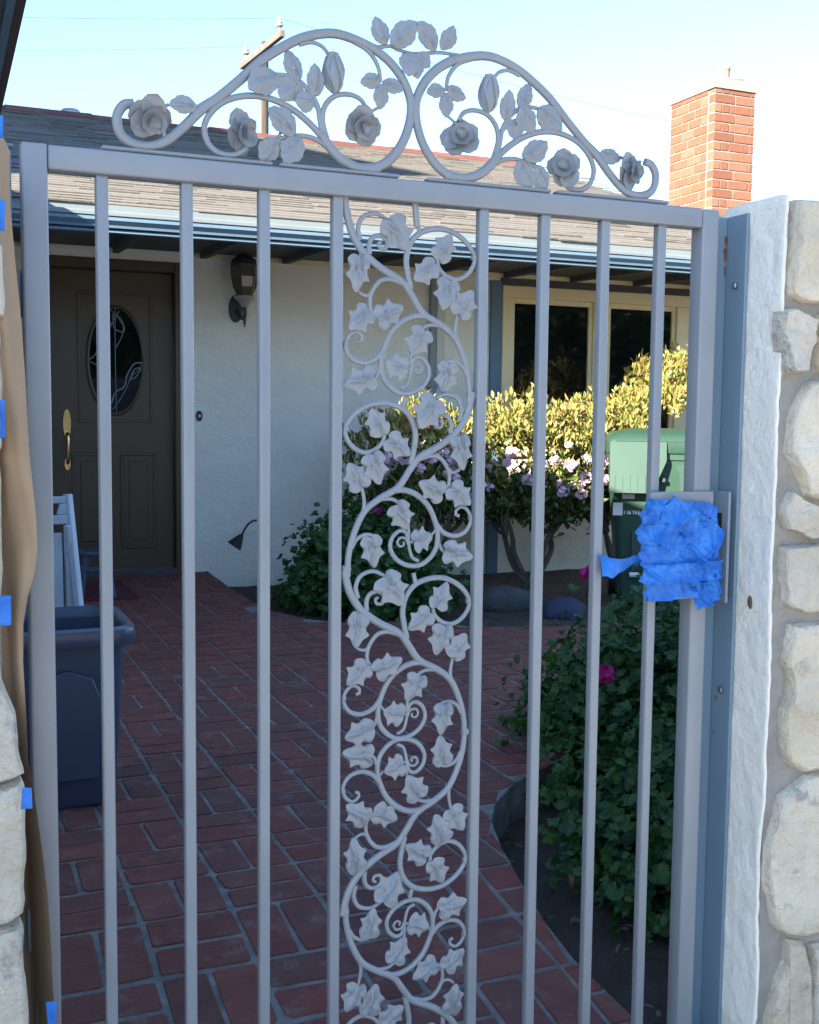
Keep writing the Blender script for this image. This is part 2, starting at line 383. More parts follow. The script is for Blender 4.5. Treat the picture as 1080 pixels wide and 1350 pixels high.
# bed soil as bumpy sheets
def soil_sheet(name, x0, x1, y0, y1, z, amp, n=60):
    xs = np.linspace(x0, x1, n); ys = np.linspace(y0, y1, n)
    X, Y = np.meshgrid(xs, ys)
    Z = np.full_like(X, z)
    for k in range(14):
        f = 2 + k * 1.7; a = amp / (1 + k * .35)
        Z += a * np.sin(f * X + nprng.uniform(0, 6)) * np.sin(f * Y * .9 + nprng.uniform(0, 6)) * .5
    V = np.stack([X.ravel(), Y.ravel(), Z.ravel()], 1)
    i = np.arange(n * n).reshape(n, n)
    F = np.stack([i[:-1, :-1].ravel(), i[:-1, 1:].ravel(), i[1:, 1:].ravel(), i[1:, :-1].ravel()], 1)
    return tag(obj(name, mesh_np(name, V, F, smooth=True), MATS['soil']), kind='structure')
soil_sheet('soil_bed', 1.2, 5.5, 1.83, 3.95, -.125, .014)
soil_sheet('soil_bed', 1.6, 7.5, 5.0, 8.06, -.12, .02)

def pz(y): return -.14 * max(0.0, 2.5 - y)          # the path falls gently towards the gate
YS = 2.5
ks = E_SIDE.index((1.345, 2.5))
pb = MB().prism([(-.28, YS), (-.28, 8.05)] + E_BACK + E_SIDE[:ks + 1], 'z', -.41, -.0035)
near = [(-.28, 1.01), (-.28, YS)] + E_SIDE[ks:]
k = len(near)
pb.add([(x, y, -.41) for x, y in near] + [(x, y, pz(y) - .0035) for x, y in near], [tuple(range(k)), tuple(range(2 * k - 1, k - 1, -1))] + [(i, i + k, (i + 1) % k + k, (i + 1) % k) for i in range(k)])
path = tag(pb.build('brick_path', MATS['floor_mortar'], normals=True), kind='structure')

CELL, JX, JY = .21, .4056, 2.92
BL, BW, BH = .1975, .0935, .055
def proj(p):
    d = Vector(p) - Vector((0, 0, 1.15))
    cx, cy, cz = d.dot(right), -d.dot(up), -d.dot(back)
    return (540 + 1490 * cx / cz, 675 + 1490 * cy / cz, cz) if cz > .1 else (None, None, cz)
def clip_half(poly, a, b):
    """keep the part of poly on the inner side (right of a->b in PATH order is inside: PATH is clockwise)"""
    out = []
    def sd(p): return (b[0] - a[0]) * (p[1] - a[1]) - (b[1] - a[1]) * (p[0] - a[0])
    for i in range(len(poly)):
        p, q = poly[i], poly[(i + 1) % len(poly)]
        sp, sq = sd(p), sd(q)
        if sp <= 0: out.append(p)
        if sp * sq < 0:
            t = sp / (sp - sq); out.append((p[0] + (q[0] - p[0]) * t, p[1] + (q[1] - p[1]) * t))
    return out
SEGS = [(PATH[i], PATH[(i + 1) % len(PATH)]) for i in range(len(PATH))]
def segdist(p, s):
    (ax, ay), (bx, by) = s
    dx, dy = bx - ax, by - ay
    t = max(0, min(1, ((p[0] - ax) * dx + (p[1] - ay) * dy) / (dx * dx + dy * dy)))
    return math.hypot(p[0] - ax - t * dx, p[1] - ay - t * dy)
bricks = []
for i in range(-4, 24):
    for j in range(-9, 26):
        x, y = JX + i * CELL, JY + j * CELL
        cells = []
        if (i + j) % 2 == 0:
            for k in (0, 1): cells.append((x + CELL * (.25 + .5 * k), y + CELL * .5, BW, BL))
        else:
            for k in (0, 1): cells.append((x + CELL * .5, y + CELL * (.25 + .5 * k), BL, BW))
        for (cx, cy, w, h) in cells:
            corners = [(cx - w / 2, cy - h / 2), (cx + w / 2, cy - h / 2), (cx + w / 2, cy + h / 2), (cx - w / 2, cy + h / 2)]
            ins = [inside(PATH, *c) for c in corners]
            if not any(ins) : continue
            poly = None
            if not all(ins):
                poly = corners
                near = sorted(SEGS, key=lambda s: segdist((cx, cy), s))[:2]
                for s in near:
                    if segdist((cx, cy), s) < .13: poly = clip_half(poly, *s)
                if len(poly) < 3: continue
                ar = abs(sum(poly[k][0] * poly[(k + 1) % len(poly)][1] - poly[(k + 1) % len(poly)][0] * poly[k][1] for k in range(len(poly)))) / 2
                if ar < .0012: continue
            px, py, cz = proj((cx, cy, 0))
            vis = px is not None and -20 < px < 1000 and 700 < py < 1420
            size = (1 / cz ** 3 if vis else 0)
            bricks.append((size, cx, cy, w, h, poly))
bricks.sort(key=lambda b: -b[0])
def brick_mesh(name, w, h, seed, bevel=.002):
    r = random.Random(seed); j = lambda: r.uniform(-.003, .002)
    P = []
    for sx, sy, ax in ((-1, -1, 0), (1, -1, 1), (1, 1, 0), (-1, 1, 1)):
        c1, c2 = r.uniform(.002, .012), r.uniform(.002, .012)
        x, y = sx * (w / 2 + j()), sy * (h / 2 + j())
        a_, b_ = (x, y - sy * c1), (x - sx * c2, y)
        P += [a_, b_] if ax == 0 else [b_, a_]
    # order the eight corners around the centre
    P.sort(key=lambda p: math.atan2(p[1], p[0]))
    m = MB().add([(x, y, -BH) for x, y in P] + [(x, y, r.uniform(-.0008, .0004)) for x, y in P], [tuple(range(8)), tuple(range(15, 7, -1))] + [(i, i + 8, (i + 1) % 8 + 8, (i + 1) % 8) for i in range(8)])
    return m.mesh(name, bevel=bevel)
BV = {True: [brick_mesh('brick', BL, BW, s) for s in range(9)], False: [brick_mesh('brick', BW, BL, s + 19) for s in range(9)]}
rest = MB(); rest_r = []
n_ind = 0
for size, cx, cy, w, h, poly in bricks:
    zz = rng.uniform(-.0012, .0015) + pz(cy)
    tl = .139 if cy < YS else 0
    if size > 0 and n_ind < 296:
        n_ind += 1
        if poly is None:
            o = part('brick', rng.choice(BV[w > h]), 'brick_floor', path, (cx, cy, zz), rot=(tl + rng.uniform(-.004, .004), rng.uniform(-.005, .005), rng.uniform(-.02, .02)))
        else:
            o = part('brick', MB().add([(x, y, -BH + pz(y)) for x, y in poly] + [(x, y, zz - pz(cy) + pz(y)) for x, y in poly], [tuple(range(len(poly))), tuple(range(2 * len(poly) - 1, len(poly) - 1, -1))] + [(q, q + len(poly), (q + 1) % len(poly) + len(poly), (q + 1) % len(poly)) for q in range(len(poly))]).mesh('brick', bevel=.003), 'brick_floor', path)
    else:
        k = len(rest.v)
        if poly is None: rest.box(cx - w / 2, cx + w / 2, cy - h / 2, cy + h / 2, -BH, zz)
        else: rest.prism(poly, 'z', -BH, zz)
        rest_r += [rng.random()] * (len(rest.v) - k)
me = rest.mesh('bricks')
a = me.attributes.new('rnd', 'FLOAT', 'POINT'); a.data.foreach_set('value', rest_r)
tag(part('brick', me, 'brick_floor', path), kind='stuff')

# ---------------------------------------------------------------- house
YW = 8.05
house = thing('house', 'single-storey white stucco house with tan shingle roof behind the gate', 'house', (2.5, YW, 0))
w = MB()
for (x0, x1, z0, z1) in [(-.5, .66, -.2, 2.70), (.66, 1.66, 2.19, 2.70), (1.66, 4.05, -.2, 2.70), (4.05, 6.3, -.2, .82), (4.05, 6.3, 2.175, 2.70)]:
    w.box(x0, x1, YW, YW + .2, z0, z1)
bparts('wall', w, 'stucco', house)
# frieze, blue board, conduit
bparts('frieze_board', MB().box(1.75, 6.3, YW - .024, YW - .002, 2.228, 2.272), 'cream_trim', house, bevel=.003)
bparts('trim_board', MB().box(4.046, 4.142, YW - .03, YW - .002, -.15, 2.20), 'blue_trim', house, bevel=.003)
bparts('trim_board', MB().box(4.142, 6.3, YW - .03, YW - .002, 2.172, 2.226), 'dark_eave', house, bevel=.003)
cd = bparts('conduit', MB().box(3.525, 3.575, YW - .04, YW - .003, -.1, 2.3), 'white_trim', house, bevel=.006)
bparts('conduit_clamp', MB().box(3.505, 3.595, YW - .046, YW - .0025, 1.36, 1.385), 'bolt_steel', cd)
bparts('corner_board', MB().box(3.59, 3.66, YW - .016, YW - .002, -.1, 2.3), 'stucco_cream', house, bevel=.003)
# door recess and door
YD = YW + .06
bparts('door_frame', MB().box(.66, .735, YW - .015, YW + .15, -.005, 2.19).box(1.575, 1.66, YW - .015, YW + .15, -.005, 2.19).box(.735, 1.575, YW - .015, YW + .15, 2.115, 2.19), 'door_paint', house, bevel=.006)
bparts('threshold', MB().box(.735, 1.575, YW - .03, YW + .15, -.004, .03), 'dark_eave', house, bevel=.004)
dr = bparts('door', MB().box(.738, 1.572, YD, YD + .05, .035, 2.113), 'door_paint', house, bevel=.003)
def panel(x0, x1, z0, z1):
    m = MB()
    t = .022
    m.box(x0, x1, YD - .009, YD - .0015, z0, z0 + t).box(x0, x1, YD - .009, YD - .0015, z1 - t, z1)
    m.box(x0, x0 + t, YD - .009, YD - .0015, z0 + t, z1 - t).box(x1 - t, x1, YD - .009, YD - .0015, z0 + t, z1 - t)
    m.box(x0 + .06, x1 - .06, YD - .008, YD - .002, z0 + .06, z1 - .06)
    return bparts('door_panel', m, 'door_paint', dr, bevel=.003)
for a_ in ((.87, 1.12, .18, .86), (1.20, 1.45, .18, .86)): panel(*a_)
m = MB(); t = .02
m.box(.92, 1.43, YD - .008, YD - .0015, 1.07, 1.09).box(.92, 1.43, YD - .008, YD - .0015, 1.95, 1.97).box(.92, .94, YD - .008, YD - .0015, 1.09, 1.95).box(1.41, 1.43, YD - .008, YD - .0015, 1.09, 1.95)
bparts('door_moulding', m, 'door_paint', dr, bevel=.003)
ov = [(1.175 + .19 * math.cos(a_ * math.pi / 24), 1.50 + .37 * math.sin(a_ * math.pi / 24)) for a_ in range(48)]
bparts('oval_glass', MB().prism(ov, 'y', YD - .010, YD - .0015), 'window_glass', dr)
bparts('oval_frame', MB().tube([(x, YD - .008, z) for x, z in ov + ov[:2]], .013, sides=8, smooth=False), 'door_paint', dr, smooth=True)
ld = MB()
def came(pts, r=.0035): ld.tube([(x, YD - .012, z) for x, z in pts], r, sides=5, sub=5)
came([(1.36, 1.49), (1.30, 1.48), (1.25, 1.40), (1.23, 1.32), (1.17, 1.28), (1.14, 1.20)], .006)
came([(1.36, 1.49), (1.33, 1.44), (1.28, 1.39), (1.24, 1.30), (1.20, 1.23), (1.15, 1.16)])
came([(1.27, 1.37), (1.30, 1.44), (1.345, 1.45), (1.31, 1.39), (1.27, 1.37)], .005)
came([(.99, 1.50), (1.03, 1.53), (1.07, 1.60), (1.12, 1.70), (1.20, 1.84)], .005)
came([(1.14, 1.85), (1.19, 1.80), (1.23, 1.73), (1.21, 1.65), (1.17, 1.58)])
came([(1.16, 1.82), (1.21, 1.79), (1.235, 1.72), (1.21, 1.70), (1.165, 1.73), (1.16, 1.82)], .005)
came([(1.0, 1.49), (1.05, 1.46), (1.10, 1.42), (1.13, 1.33)])
came([(1.175, 1.87), (1.172, 1.5), (1.176, 1.13)])
bparts('lead_came', ld, 'lead', dr, smooth=True)
h = MB().prism([(.842 + .026 * math.cos(a_), 1.06 + .10 * math.sin(a_)) for a_ in np.linspace(0, 2 * math.pi, 20, False)], 'y', YD - .012, YD - .001)
h.tube([(.842, YD - .012, 1.0), (.842, YD - .06, .985), (.842, YD - .065, .90), (.842, YD - .05, .80), (.842, YD - .01, .79)], .011, .009, sides=8)
h.prism([(.842 + .02 * math.cos(a_), .785 + .045 * math.sin(a_)) for a_ in np.linspace(0, 2 * math.pi, 16, False)], 'y', YD - .012, YD - .001)
bparts('door_handle', h, 'brass', dr, smooth=True)
# window
win = bparts('window', MB().box(4.147, 6.3, YW - .035, YW + .08, 2.075, 2.170).box(4.147, 4.232, YW - .035, YW + .08, .86, 2.075).box(4.147, 6.3, YW - .035, YW + .08, .82, .86), 'cream_trim', house, bevel=.005)
for x0, x1 in ((4.985, 5.125), (5.80, 5.925)):
    bparts('mullion', MB().box(x0, x1, YW - .03, YW + .07, .86, 2.075), 'cream_trim', win, bevel=.006)
for x0, x1 in ((4.232, 4.985), (5.125, 5.80), (5.925, 6.3)):
    s = MB(); t = .035
    s.box(x0, x0 + t, YW - .01, YW + .04, .86, 2.075).box(x1 - t, x1, YW - .01, YW + .04, .86, 2.075).box(x0 + t, x1 - t, YW - .01, YW + .04, 2.035, 2.075).box(x0 + t, x1 - t, YW - .01, YW + .04, .86, .90)
    bparts('sash', s, 'cream_trim', win, bevel=.004)
    bparts('pane', MB().box(x0 + t, x1 - t, YW + .01, YW + .018, .90, 2.035), 'window_glass', win)
# ------------ roof
YE, ZE, SL = 6.7, 2.3193, .333
YR = 11.92; ZR = ZE + SL * (YR - YE); XG = 6.39
ang = math.atan(SL)
rf = MB()
rf.prism([(YE, ZE - .045), (YR, ZR - .045), (2 * YR - YE, ZE - .045), (2 * YR - YE, ZE - .012), (YR, ZR - .012), (YE, ZE - .012)], 'x', -7, XG - .02)
roof = bparts('roof', rf, 'eave_wood', house)
def shingle_mesh(wd, th):
    L_ = .16
    m = MB().add([(0, 0, 0), (wd, 0, 0), (wd, L_, 0), (0, L_, 0), (0, 0, th), (wd, 0, th), (wd, L_, .004), (0, L_, .004)],
                 [(3, 2, 1, 0), (4, 5, 6, 7), (0, 1, 5, 4), (1, 2, 6, 5), (2, 3, 7, 6), (3, 0, 4, 7)])
    return m
SHM = [(wd, th, shingle_mesh(wd, th)) for wd, th in ((.34, .008), (.48, .006), (.40, .007), (.28, .011), (.56, .005), (.36, .009))]
SHO = [s[2].mesh('shingle') for s in SHM]
for k, me in enumerate(SHO):
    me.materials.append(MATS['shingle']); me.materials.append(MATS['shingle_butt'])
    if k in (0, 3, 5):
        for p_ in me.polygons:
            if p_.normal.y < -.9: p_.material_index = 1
n_sh = 0; rest = MB(); rest_r = []
ca, sa = math.cos(ang), math.sin(ang)
for r_ in range(57):
    s0 = -.03 + r_ * .10
    x = (-6.9 if r_ > 18 else -.2) + rng.uniform(-.25, 0)
    while x < XG - .05:
        k = rng.randrange(len(SHM)); wd, th, mb = SHM[k]
        ds = rng.uniform(-.010, .010)
        y0 = YE + (s0 + ds) * ca; z0 = ZE + (s0 + ds) * sa + .004
        lift = .009
        if r_ <= 18 and n_sh < 298 and x > -.25:
            part('shingle', SHO[k], 'shingle', roof, (x, y0, z0), rot=(ang - .05, 0, 0)); n_sh += 1
        else:
            c2, s2 = math.cos(ang - .05), math.sin(ang - .05)
            rest.add([(x + a_, y0 + b_ * c2 - c_ * s2, z0 + b_ * s2 + c_ * c2) for a_, b_, c_ in mb.v], mb.f)
            rest_r += [rng.random()] * 8
        x += wd + .004
me = rest.mesh('shingles', normals=False)
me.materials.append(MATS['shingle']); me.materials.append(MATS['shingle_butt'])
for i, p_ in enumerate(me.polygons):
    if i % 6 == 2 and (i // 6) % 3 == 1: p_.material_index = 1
a = me.attributes.new('rnd', 'FLOAT', 'POINT'); a.data.foreach_set('value', rest_r)
tag(part('shingle', me, 'shingle', roof), kind='stuff')
# ridge caps
def ridge_mesh():
    pr = [(-.16, -.045), (-.155, -.015), (-.06, .045), (0, .06), (.06, .045), (.155, -.015), (.16, -.045), (0, .02)]
    return MB().prism(pr, 'x', 0, .415).mesh('ridge_tile')
RM = ridge_mesh()
x = -6.9
while x < XG - .3:
    part('ridge_tile', RM, 'ridge_tile', roof, (x, YR, ZR - .018 + rng.uniform(-.006, .006)), rot=(rng.uniform(-.03, .03), rng.uniform(-.012, .012), 0)); x += .40
vt = MB().lathe([(.065, -.12), (.065, .03)], (1.33, YR + .1, ZR), 16).lathe([(.075, -.02), (.078, 0), (.06, .002)], (1.33, YR + .1, ZR), 16).lathe([(.085, .032), (.092, .045), (.085, .055), (.085, .064), (.092, .074), (.075, .09), (.03, .10)], (1.33, YR + .1, ZR), 16)
bparts('roof_vent', vt, 'vent_metal', roof, smooth=True)
# eave: drip edge, gutter, blue fascia
bparts('drip_edge', MB().box(.30, XG, YE - .018, YE - .004, 2.2736, 2.3138), 'drip_metal', house)
gp = [(YE - .006, 2.2622), (YE - .105, 2.2660), (YE - .112, 2.2564), (YE - .112, 2.2392), (YE - .104, 2.2354), (YE - .006, 2.2373)]
gt = bparts('gutter', MB().prism(gp, 'x', .30, XG - .01), 'drip_metal', house)
gp2 = [(YE - .010, 2.2349), (YE - .103, 2.2330), (YE - .104, 2.2143), (YE - .078, 2.1913), (YE - .074, 2.1779), (YE - .010, 2.1779)]
bparts('gutter_body', MB().prism(gp2, 'x', .30, XG - .01), 'blue_trim', gt)
bparts('fascia', MB().box(.30, XG, YE - .003, YE + .022, 2.195, 2.2679), 'blue_trim', house)
bparts('fascia_lip', MB().box(.30, XG - .01, YE - .055, YE - .0035, 2.1550, 2.1684), 'blue_trim', house)
# rafters under the eave
for k in range(11):
    x = .55 + k * .6
    m = MB().prism([(YE + .03, 2.185), (YW - .03, 2.225), (YW - .03, 2.2615), (YE + .03, 2.2615)], 'x', x, x + .045)
    bparts('rafter', m, 'eave_wood', house)
bparts('soffit', MB().box(.0, XG - .02, YE + .024, YW - .026, 2.262, 2.270), 'eave_wood', house)
bparts('gable_wall', MB().prism([(YW + .2, -.2), (16.0, -.2), (16.0, 3.0), (YR, ZR - .06), (YW + .2, 2.65)], 'x', 6.1, 6.298), 'stucco', house)
# ------------ left wing of the house (its eave crosses the top left corner)
bparts('wing_wall', MB().box(-.5, -.285, 1.98, YW, -.2, 2.55), 'stucco', house)
XE, ZWE = .275, 2.45
bparts('wing_roof', MB().prism([(XE, ZWE - .02), (XE, ZWE), (-3.7, ZWE + SL * 3.975), (-7.6, ZWE), (-7.6, ZWE - .02), (-3.7, ZWE + SL * 3.975 - .02)], 'y', 1.9, YW + 3.0), 'shingle', house)
bparts('wing_drip_edge', MB().box(XE - .004, XE + .012, 1.9, YW - .9, ZWE - .03, ZWE + .004), 'maroon', house)
bparts('wing_fascia', MB().box(XE - .032, XE - .006, 1.9, YW - .9, ZWE - .145, ZWE - .025), 'maroon', house)
bparts('wing_gutter', MB().box(XE - .058, XE - .034, 1.9, YW - .9, ZWE - .15, ZWE - .09), 'blue_trim', house)
bparts('wing_soffit', MB().box(-.285, XE - .06, 1.92, YW - .9, ZWE - .13, ZWE - .115), 'eave_wood', house)
# ------------ chimney
CX0, CX1, CY0, CY1, CZ0, CZ1 = 6.477, 6.930, 8.5, 9.157, 2.62, 4.08
ch = bparts('chimney', MB().box(CX0 + .008, CX1 - .008, CY0 + .008, CY1 - .008, -.2, CZ1 - .004).box(CX0 - .001, CX1 + .001, CY0 - .001, CY1 + .001, -.2, CZ0), 'chimney_mortar', house)
CH = .0830
nrow = int(round((CZ1 - CZ0) / CH))
cache = {}
def cbrick(dx, dy, c):
    key = (round(dx, 3), round(dy, 3), rng.randrange(3))
    if key not in cache:
        r = random.Random(len(cache)); j = lambda: r.uniform(-.0018, .0018)
        m = MB().box(-dx / 2, dx / 2, -dy / 2, dy / 2, -(CH - .011) / 2, (CH - .011) / 2)
        m.v = [(x + j(), y + j(), z + j()) for x, y, z in m.v]
        cache[key] = m.mesh('brick', bevel=.003)
    part('brick', cache[key], 'chimney_brick', ch, c, rot=(0, 0, rng.uniform(-.004, .004)))
for r_ in range(nrow):
    z = CZ0 + CH * (r_ + .5)
    J = .011
    front = [.2265, .2265] if r_ % 2 == 0 else [.085, .085, .2265, .0565]
    side = [.1, .2, .2, .08] if r_ % 2 == 0 else [.2, .19, .19]
    x = CX0
    for wd in front:
        cbrick(wd - J, .09, (x + wd / 2, CY0 + .045, z)); x += wd
    y = CY0 + .097
    scale_ = (CY1 - CY0 - .097) / sum(side)
    for wd in side:
        wd *= scale_
        cbrick(.09, wd - J, (CX0 + .045, y + wd / 2, z)); y += wd
crown = loft_rings = None
CM = [((-.012, -.012), -.003), ((-.014, -.014), .022), ((.02, .02), .07), ((.07, .09), .135), ((.11, .18), .16)]
crown = MB()
for (ix, iy), dz in CM:
    crown.v += [(CX0 + ix, CY0 + iy, CZ1 + dz), (CX1 - ix, CY0 + iy, CZ1 + dz), (CX1 - ix, CY1 - iy, CZ1 + dz), (CX0 + ix, CY1 - iy, CZ1 + dz)]
for k in range(len(CM) - 1):
    crown.f += [(k * 4 + i, k * 4 + (i + 1) % 4, k * 4 + 4 + (i + 1) % 4, k * 4 + 4 + i) for i in range(4)]
crown.f += [(3, 2, 1, 0), tuple((len(CM) - 1) * 4 + i for i in range(4))]
bparts('chimney_crown', crown, 'crown_mortar', ch, smooth=True, angle=50)
fl = MB().lathe([(.075, 0), (.078, .02), (.078, .12), (.084, .125), (.084, .15), (.06, .152), (.06, .05)], (6.69, 8.70, CZ1 + .09), 18)
bparts('flue_pot', fl, 'flue', ch, smooth=True)
# ------------ things on the front wall
lx, ly, lz = 2.04, 7.9, 1.95
lan = thing('wall_lantern', 'dark six-sided wall lantern beside the front door', 'lantern', (lx, YW, lz))
bparts('lamp_glass', MB().lathe([(.048, 0), (.078, .06), (.092, .13), (.092, .20)], (lx, ly, lz + .02), 6), 'lantern_glass', lan)
bparts('roof_cap', MB().lathe([(.098, .0), (.102, .012), (.085, .05), (.05, .075), (.02, .085), (.012, .11)], (lx, ly, lz + .222), 6), 'lantern_metal', lan)
rb = MB()
for k in range(6):
    a_ = math.pi / 3 * k
    rb.tube([(lx + r__ * math.cos(a_), ly + r__ * math.sin(a_), lz + .02 + z__) for r__, z__ in ((.049, 0), (.079, .06), (.093, .13), (.093, .20))], .005, sides=5, smooth=False)
bparts('frame_rib', rb, 'lantern_metal', lan)
bparts('cup', MB().lathe([(.018, -.06), (.026, -.055), (.045, -.02), (.074, .0), (.078, .016), (.05, .018)], (lx, ly, lz), 12), 'lantern_cup', lan, smooth=True)
br = MB().tube([(lx, ly, lz - .05), (lx, ly, lz - .12), (lx - .01, ly + .05, lz - .13), (lx - .02, YW - .02, lz - .07)], .016, .014, sides=8)
br.tube([(lx, ly, lz - .11), (lx, ly, lz - .17), (lx, ly, lz - .2)], .016, .003, sides=8)
bparts('bracket', br, 'lantern_metal', lan, smooth=True)
bparts('back_plate', MB().prism([(lx - .03 + .05 * math.cos(a_), lz - .06 + .1 * math.sin(a_)) for a_ in np.linspace(0, 2 * math.pi, 16, False)], 'y', YW - .022, YW - .001), 'lantern_metal', lan, bevel=.004)
bell = thing('doorbell', 'small black oval doorbell on the white wall', 'doorbell', (1.745, YW, 1.12))
bparts('plate', MB().prism([(1.745 + .022 * math.cos(a_), 1.122 + .038 * math.sin(a_)) for a_ in np.linspace(0, 2 * math.pi, 18, False)], 'y', YW - .018, YW - .001), 'black', bell, bevel=.003)
bparts('button', MB().prism([(1.745 + .010 * math.cos(a_), 1.122 + .012 * math.sin(a_)) for a_ in np.linspace(0, 2 * math.pi, 14, False)], 'y', YW - .024, YW - .0185), 'porcelain', bell)
# ------------ unseen house-shaped blocks added beyond the left edge to shade roof and gate
def add_shade_block(label, x0, x1, y0, y1, ztop, rise):
    n = thing('shade_block', label, 'house', ((x0 + x1) / 2, (y0 + y1) / 2, -.235), group='added shade blocks left of the view')
    bparts('wall', MB().box(x0, x1, y0, y1, -.41, ztop), 'shade_block_wall', n)
    xm = (x0 + x1) / 2
    bparts('roof', MB().prism([(x0 - .05, ztop + .002), (x1 + .05, ztop + .002), (x1 - 1.5, ztop + rise), (x0 + 1.5, ztop + rise)], 'y', y0 - .02, y1 + .02), 'shingle', n)
add_shade_block('taller house-shaped block added out of frame on the left to shade the upper roof', -14, -6, 3.8, 14, 8.25, .3)
add_shade_block('lower house-shaped block added out of frame on the left to shade the gate', -11, -6, -3.7, -.5, 5.7, .3)

# ---------------------------------------------------------------- gate
gate = thing('garden_gate', 'grey steel garden gate with straight bars, ivy scroll panel and arched rose crest', 'gate', (.74, 1.77, -.11))
GY0, GY1 = 1.75, 1.787
bparts('stile', MB().box(.1236, .1605, GY0, GY1, -.095, 1.5355), 'gate_paint', gate, bevel=.0042, seg=3, smooth=True)
bparts('stile', MB().box(1.317, 1.3541, GY0, GY1, -.095, 1.5335), 'gate_paint', gate, bevel=.0042, seg=3, smooth=True)
bparts('top_rail', MB().box(.1610, 1.3165, GY0, GY1, 1.4985, 1.5345), 'gate_paint', gate, bevel=.0042, seg=3, smooth=True)
bparts('bottom_rail', MB().box(.1610, 1.3165, GY0, GY1, -.095, -.06), 'gate_paint', gate, bevel=.0042, seg=3, smooth=True)
PW = .0185
PR = [.2473, .3740, .4960, .6181, .8808, 1.0005, 1.1229, 1.2430]
pm = MB().box(-PW / 2, PW / 2, -PW / 2, PW / 2, -.06, 1.499).mesh('picket', bevel=.0036, seg=3, smooth=True)
for xr in PR:
    part('picket', pm, 'gate_paint', gate, (xr - PW / 2, 1.757 + PW / 2, 0))

S4 = 1e-4
for xr in PR:
    wb = MB()
    for k in range(5):
        wb.lathe([(.0005, -.0016), (.0018, 0), (.0005, .0016)], (xr - PW + (k + .5) * PW / 5, 1.7568, 1.4975), 6)
    bparts('weld_bead', wb, 'gate_paint', gate, smooth=True)
PY = 1.766
def ivy_mesh():
    # outline of an ivy leaf, base at (0,0), tip at (0,1), half width about .5
    half = [(0, .03), (.14, -.04), (.34, -.01), (.50, .16), (.47, .28), (.38, .36), (.42, .48), (.54, .60), (.36, .66), (.25, .74), (.17, .88), (0, 1.0)]
    out = half + [(-x, z) for x, z in half[-2:0:-1]]
    return out
def rose_leaf():
    half = [(0, 0), (.17, .07), (.30, .20), (.345, .26), (.36, .38), (.41, .46), (.385, .56), (.37, .66), (.27, .74), (.21, .86), (.10, .93), (0, 1.0)]
    return half + [(-x, z) for x, z in half[-2:0:-1]]
def smooth_outline(P, sub=3):
    n = len(P); Q = []
    for i in range(n):
        a_, b_, c_, d_ = P[i - 1], P[i], P[(i + 1) % n], P[(i + 2) % n]
        for k in range(sub):
            t = k / sub
            Q.append(tuple(.5 * (2 * b_[q] + (c_[q] - a_[q]) * t + (2 * a_[q] - 5 * b_[q] + 4 * c_[q] - d_[q]) * t * t + (3 * b_[q] - a_[q] - 3 * c_[q] + d_[q]) * t ** 3) for q in (0, 1)))
    return Q
def leaf_mesh(name, out, amp, thick, curve=0.0):
    out = smooth_outline(out, 2)
    c = (0, .42); n = len(out); vs = []; fs = []
    rings = [1.0, .9, .7, .48, .25]
    def h(x, z, r):
        x = x - curve * (z - .4) ** 2
        th = math.atan2(x, z - .25)
        v = amp * .75 * (1 - r ** 4) * (.62 + .38 * math.cos(4.2 * th))
        v += amp * .55 * math.exp(-(x / .07) ** 2) * max(0, 1.1 - z) * (1 - r ** 6)      # raised midrib
        v -= amp * .35 * math.exp(-((abs(x) - .13) / .07) ** 2) * (1 - r ** 4)          # hollows beside it
        return v
    for r in rings:
        for (x, z) in out:
            X_, Z_ = c[0] + (x - c[0]) * r, c[1] + (z - c[1]) * r
            vs.append((X_, -thick - h(X_, Z_, r), Z_))
    vs.append((c[0], -thick - h(0, c[1], 0), c[1])); ci = len(vs) - 1
    for k in range(len(rings) - 1):
        for i in range(n):
            j = (i + 1) % n
            fs.append((k * n + i, k * n + j, (k + 1) * n + j, (k + 1) * n + i))
    for i in range(n):
        fs.append(((len(rings) - 1) * n + i, (len(rings) - 1) * n + (i + 1) % n, ci))
    b0 = len(vs)
    vs += [(x * .93, thick, .42 + (z - .42) * .93) for x, z in out]
    for i in range(n):
        j = (i + 1) % n
        fs.append((j, i, b0 + i, b0 + j))
    fs.append(tuple(b0 + i for i in range(n)))
    m = MB().add(vs, fs)
    return m.mesh(name, smooth=True, angle=75)
IVY = [leaf_mesh('leaf', ivy_mesh(), .15, .045, .5), leaf_mesh('leaf', [(x * (1.06 if x > 0 else .9), z + .04 * math.sin(9 * x)) for x, z in ivy_mesh()], .16, .045, -.6), leaf_mesh('leaf', [(x * (.88 if x > 0 else 1.08), z - .035 * math.sin(8 * x + 1)) for x, z in ivy_mesh()], .14, .045, .3)]
RLEAF = [leaf_mesh('leaf', rose_leaf(), .13, .04, .3), leaf_mesh('leaf', [(x * (1.1 if x > 0 else .85) , z + .03 * math.sin(8 * x)) for x, z in rose_leaf()], .12, .04)]
def place_leaf(me, parent, b, t, wr, dy=0.0, yaw=0.0):
    """b, t: base and tip as world (x, z)"""
    dx, dz = t[0] - b[0], t[1] - b[1]
    L_ = math.hypot(dx, dz)
    o = obj('leaf', me, MATS['gate_paint'], parent)
    a_ = math.atan2(dx, dz)
    R_ = Matrix.Rotation(a_, 4, 'Y') @ Matrix.Rotation(yaw, 4, 'X')
    M_ = Matrix.Translation(Vector((b[0], PY + dy, b[1])) - worldloc(parent)) @ R_ @ Matrix.Diagonal((L_ * wr / 100, L_ * .85, L_, 1))
    o.matrix_local = M_
    return o

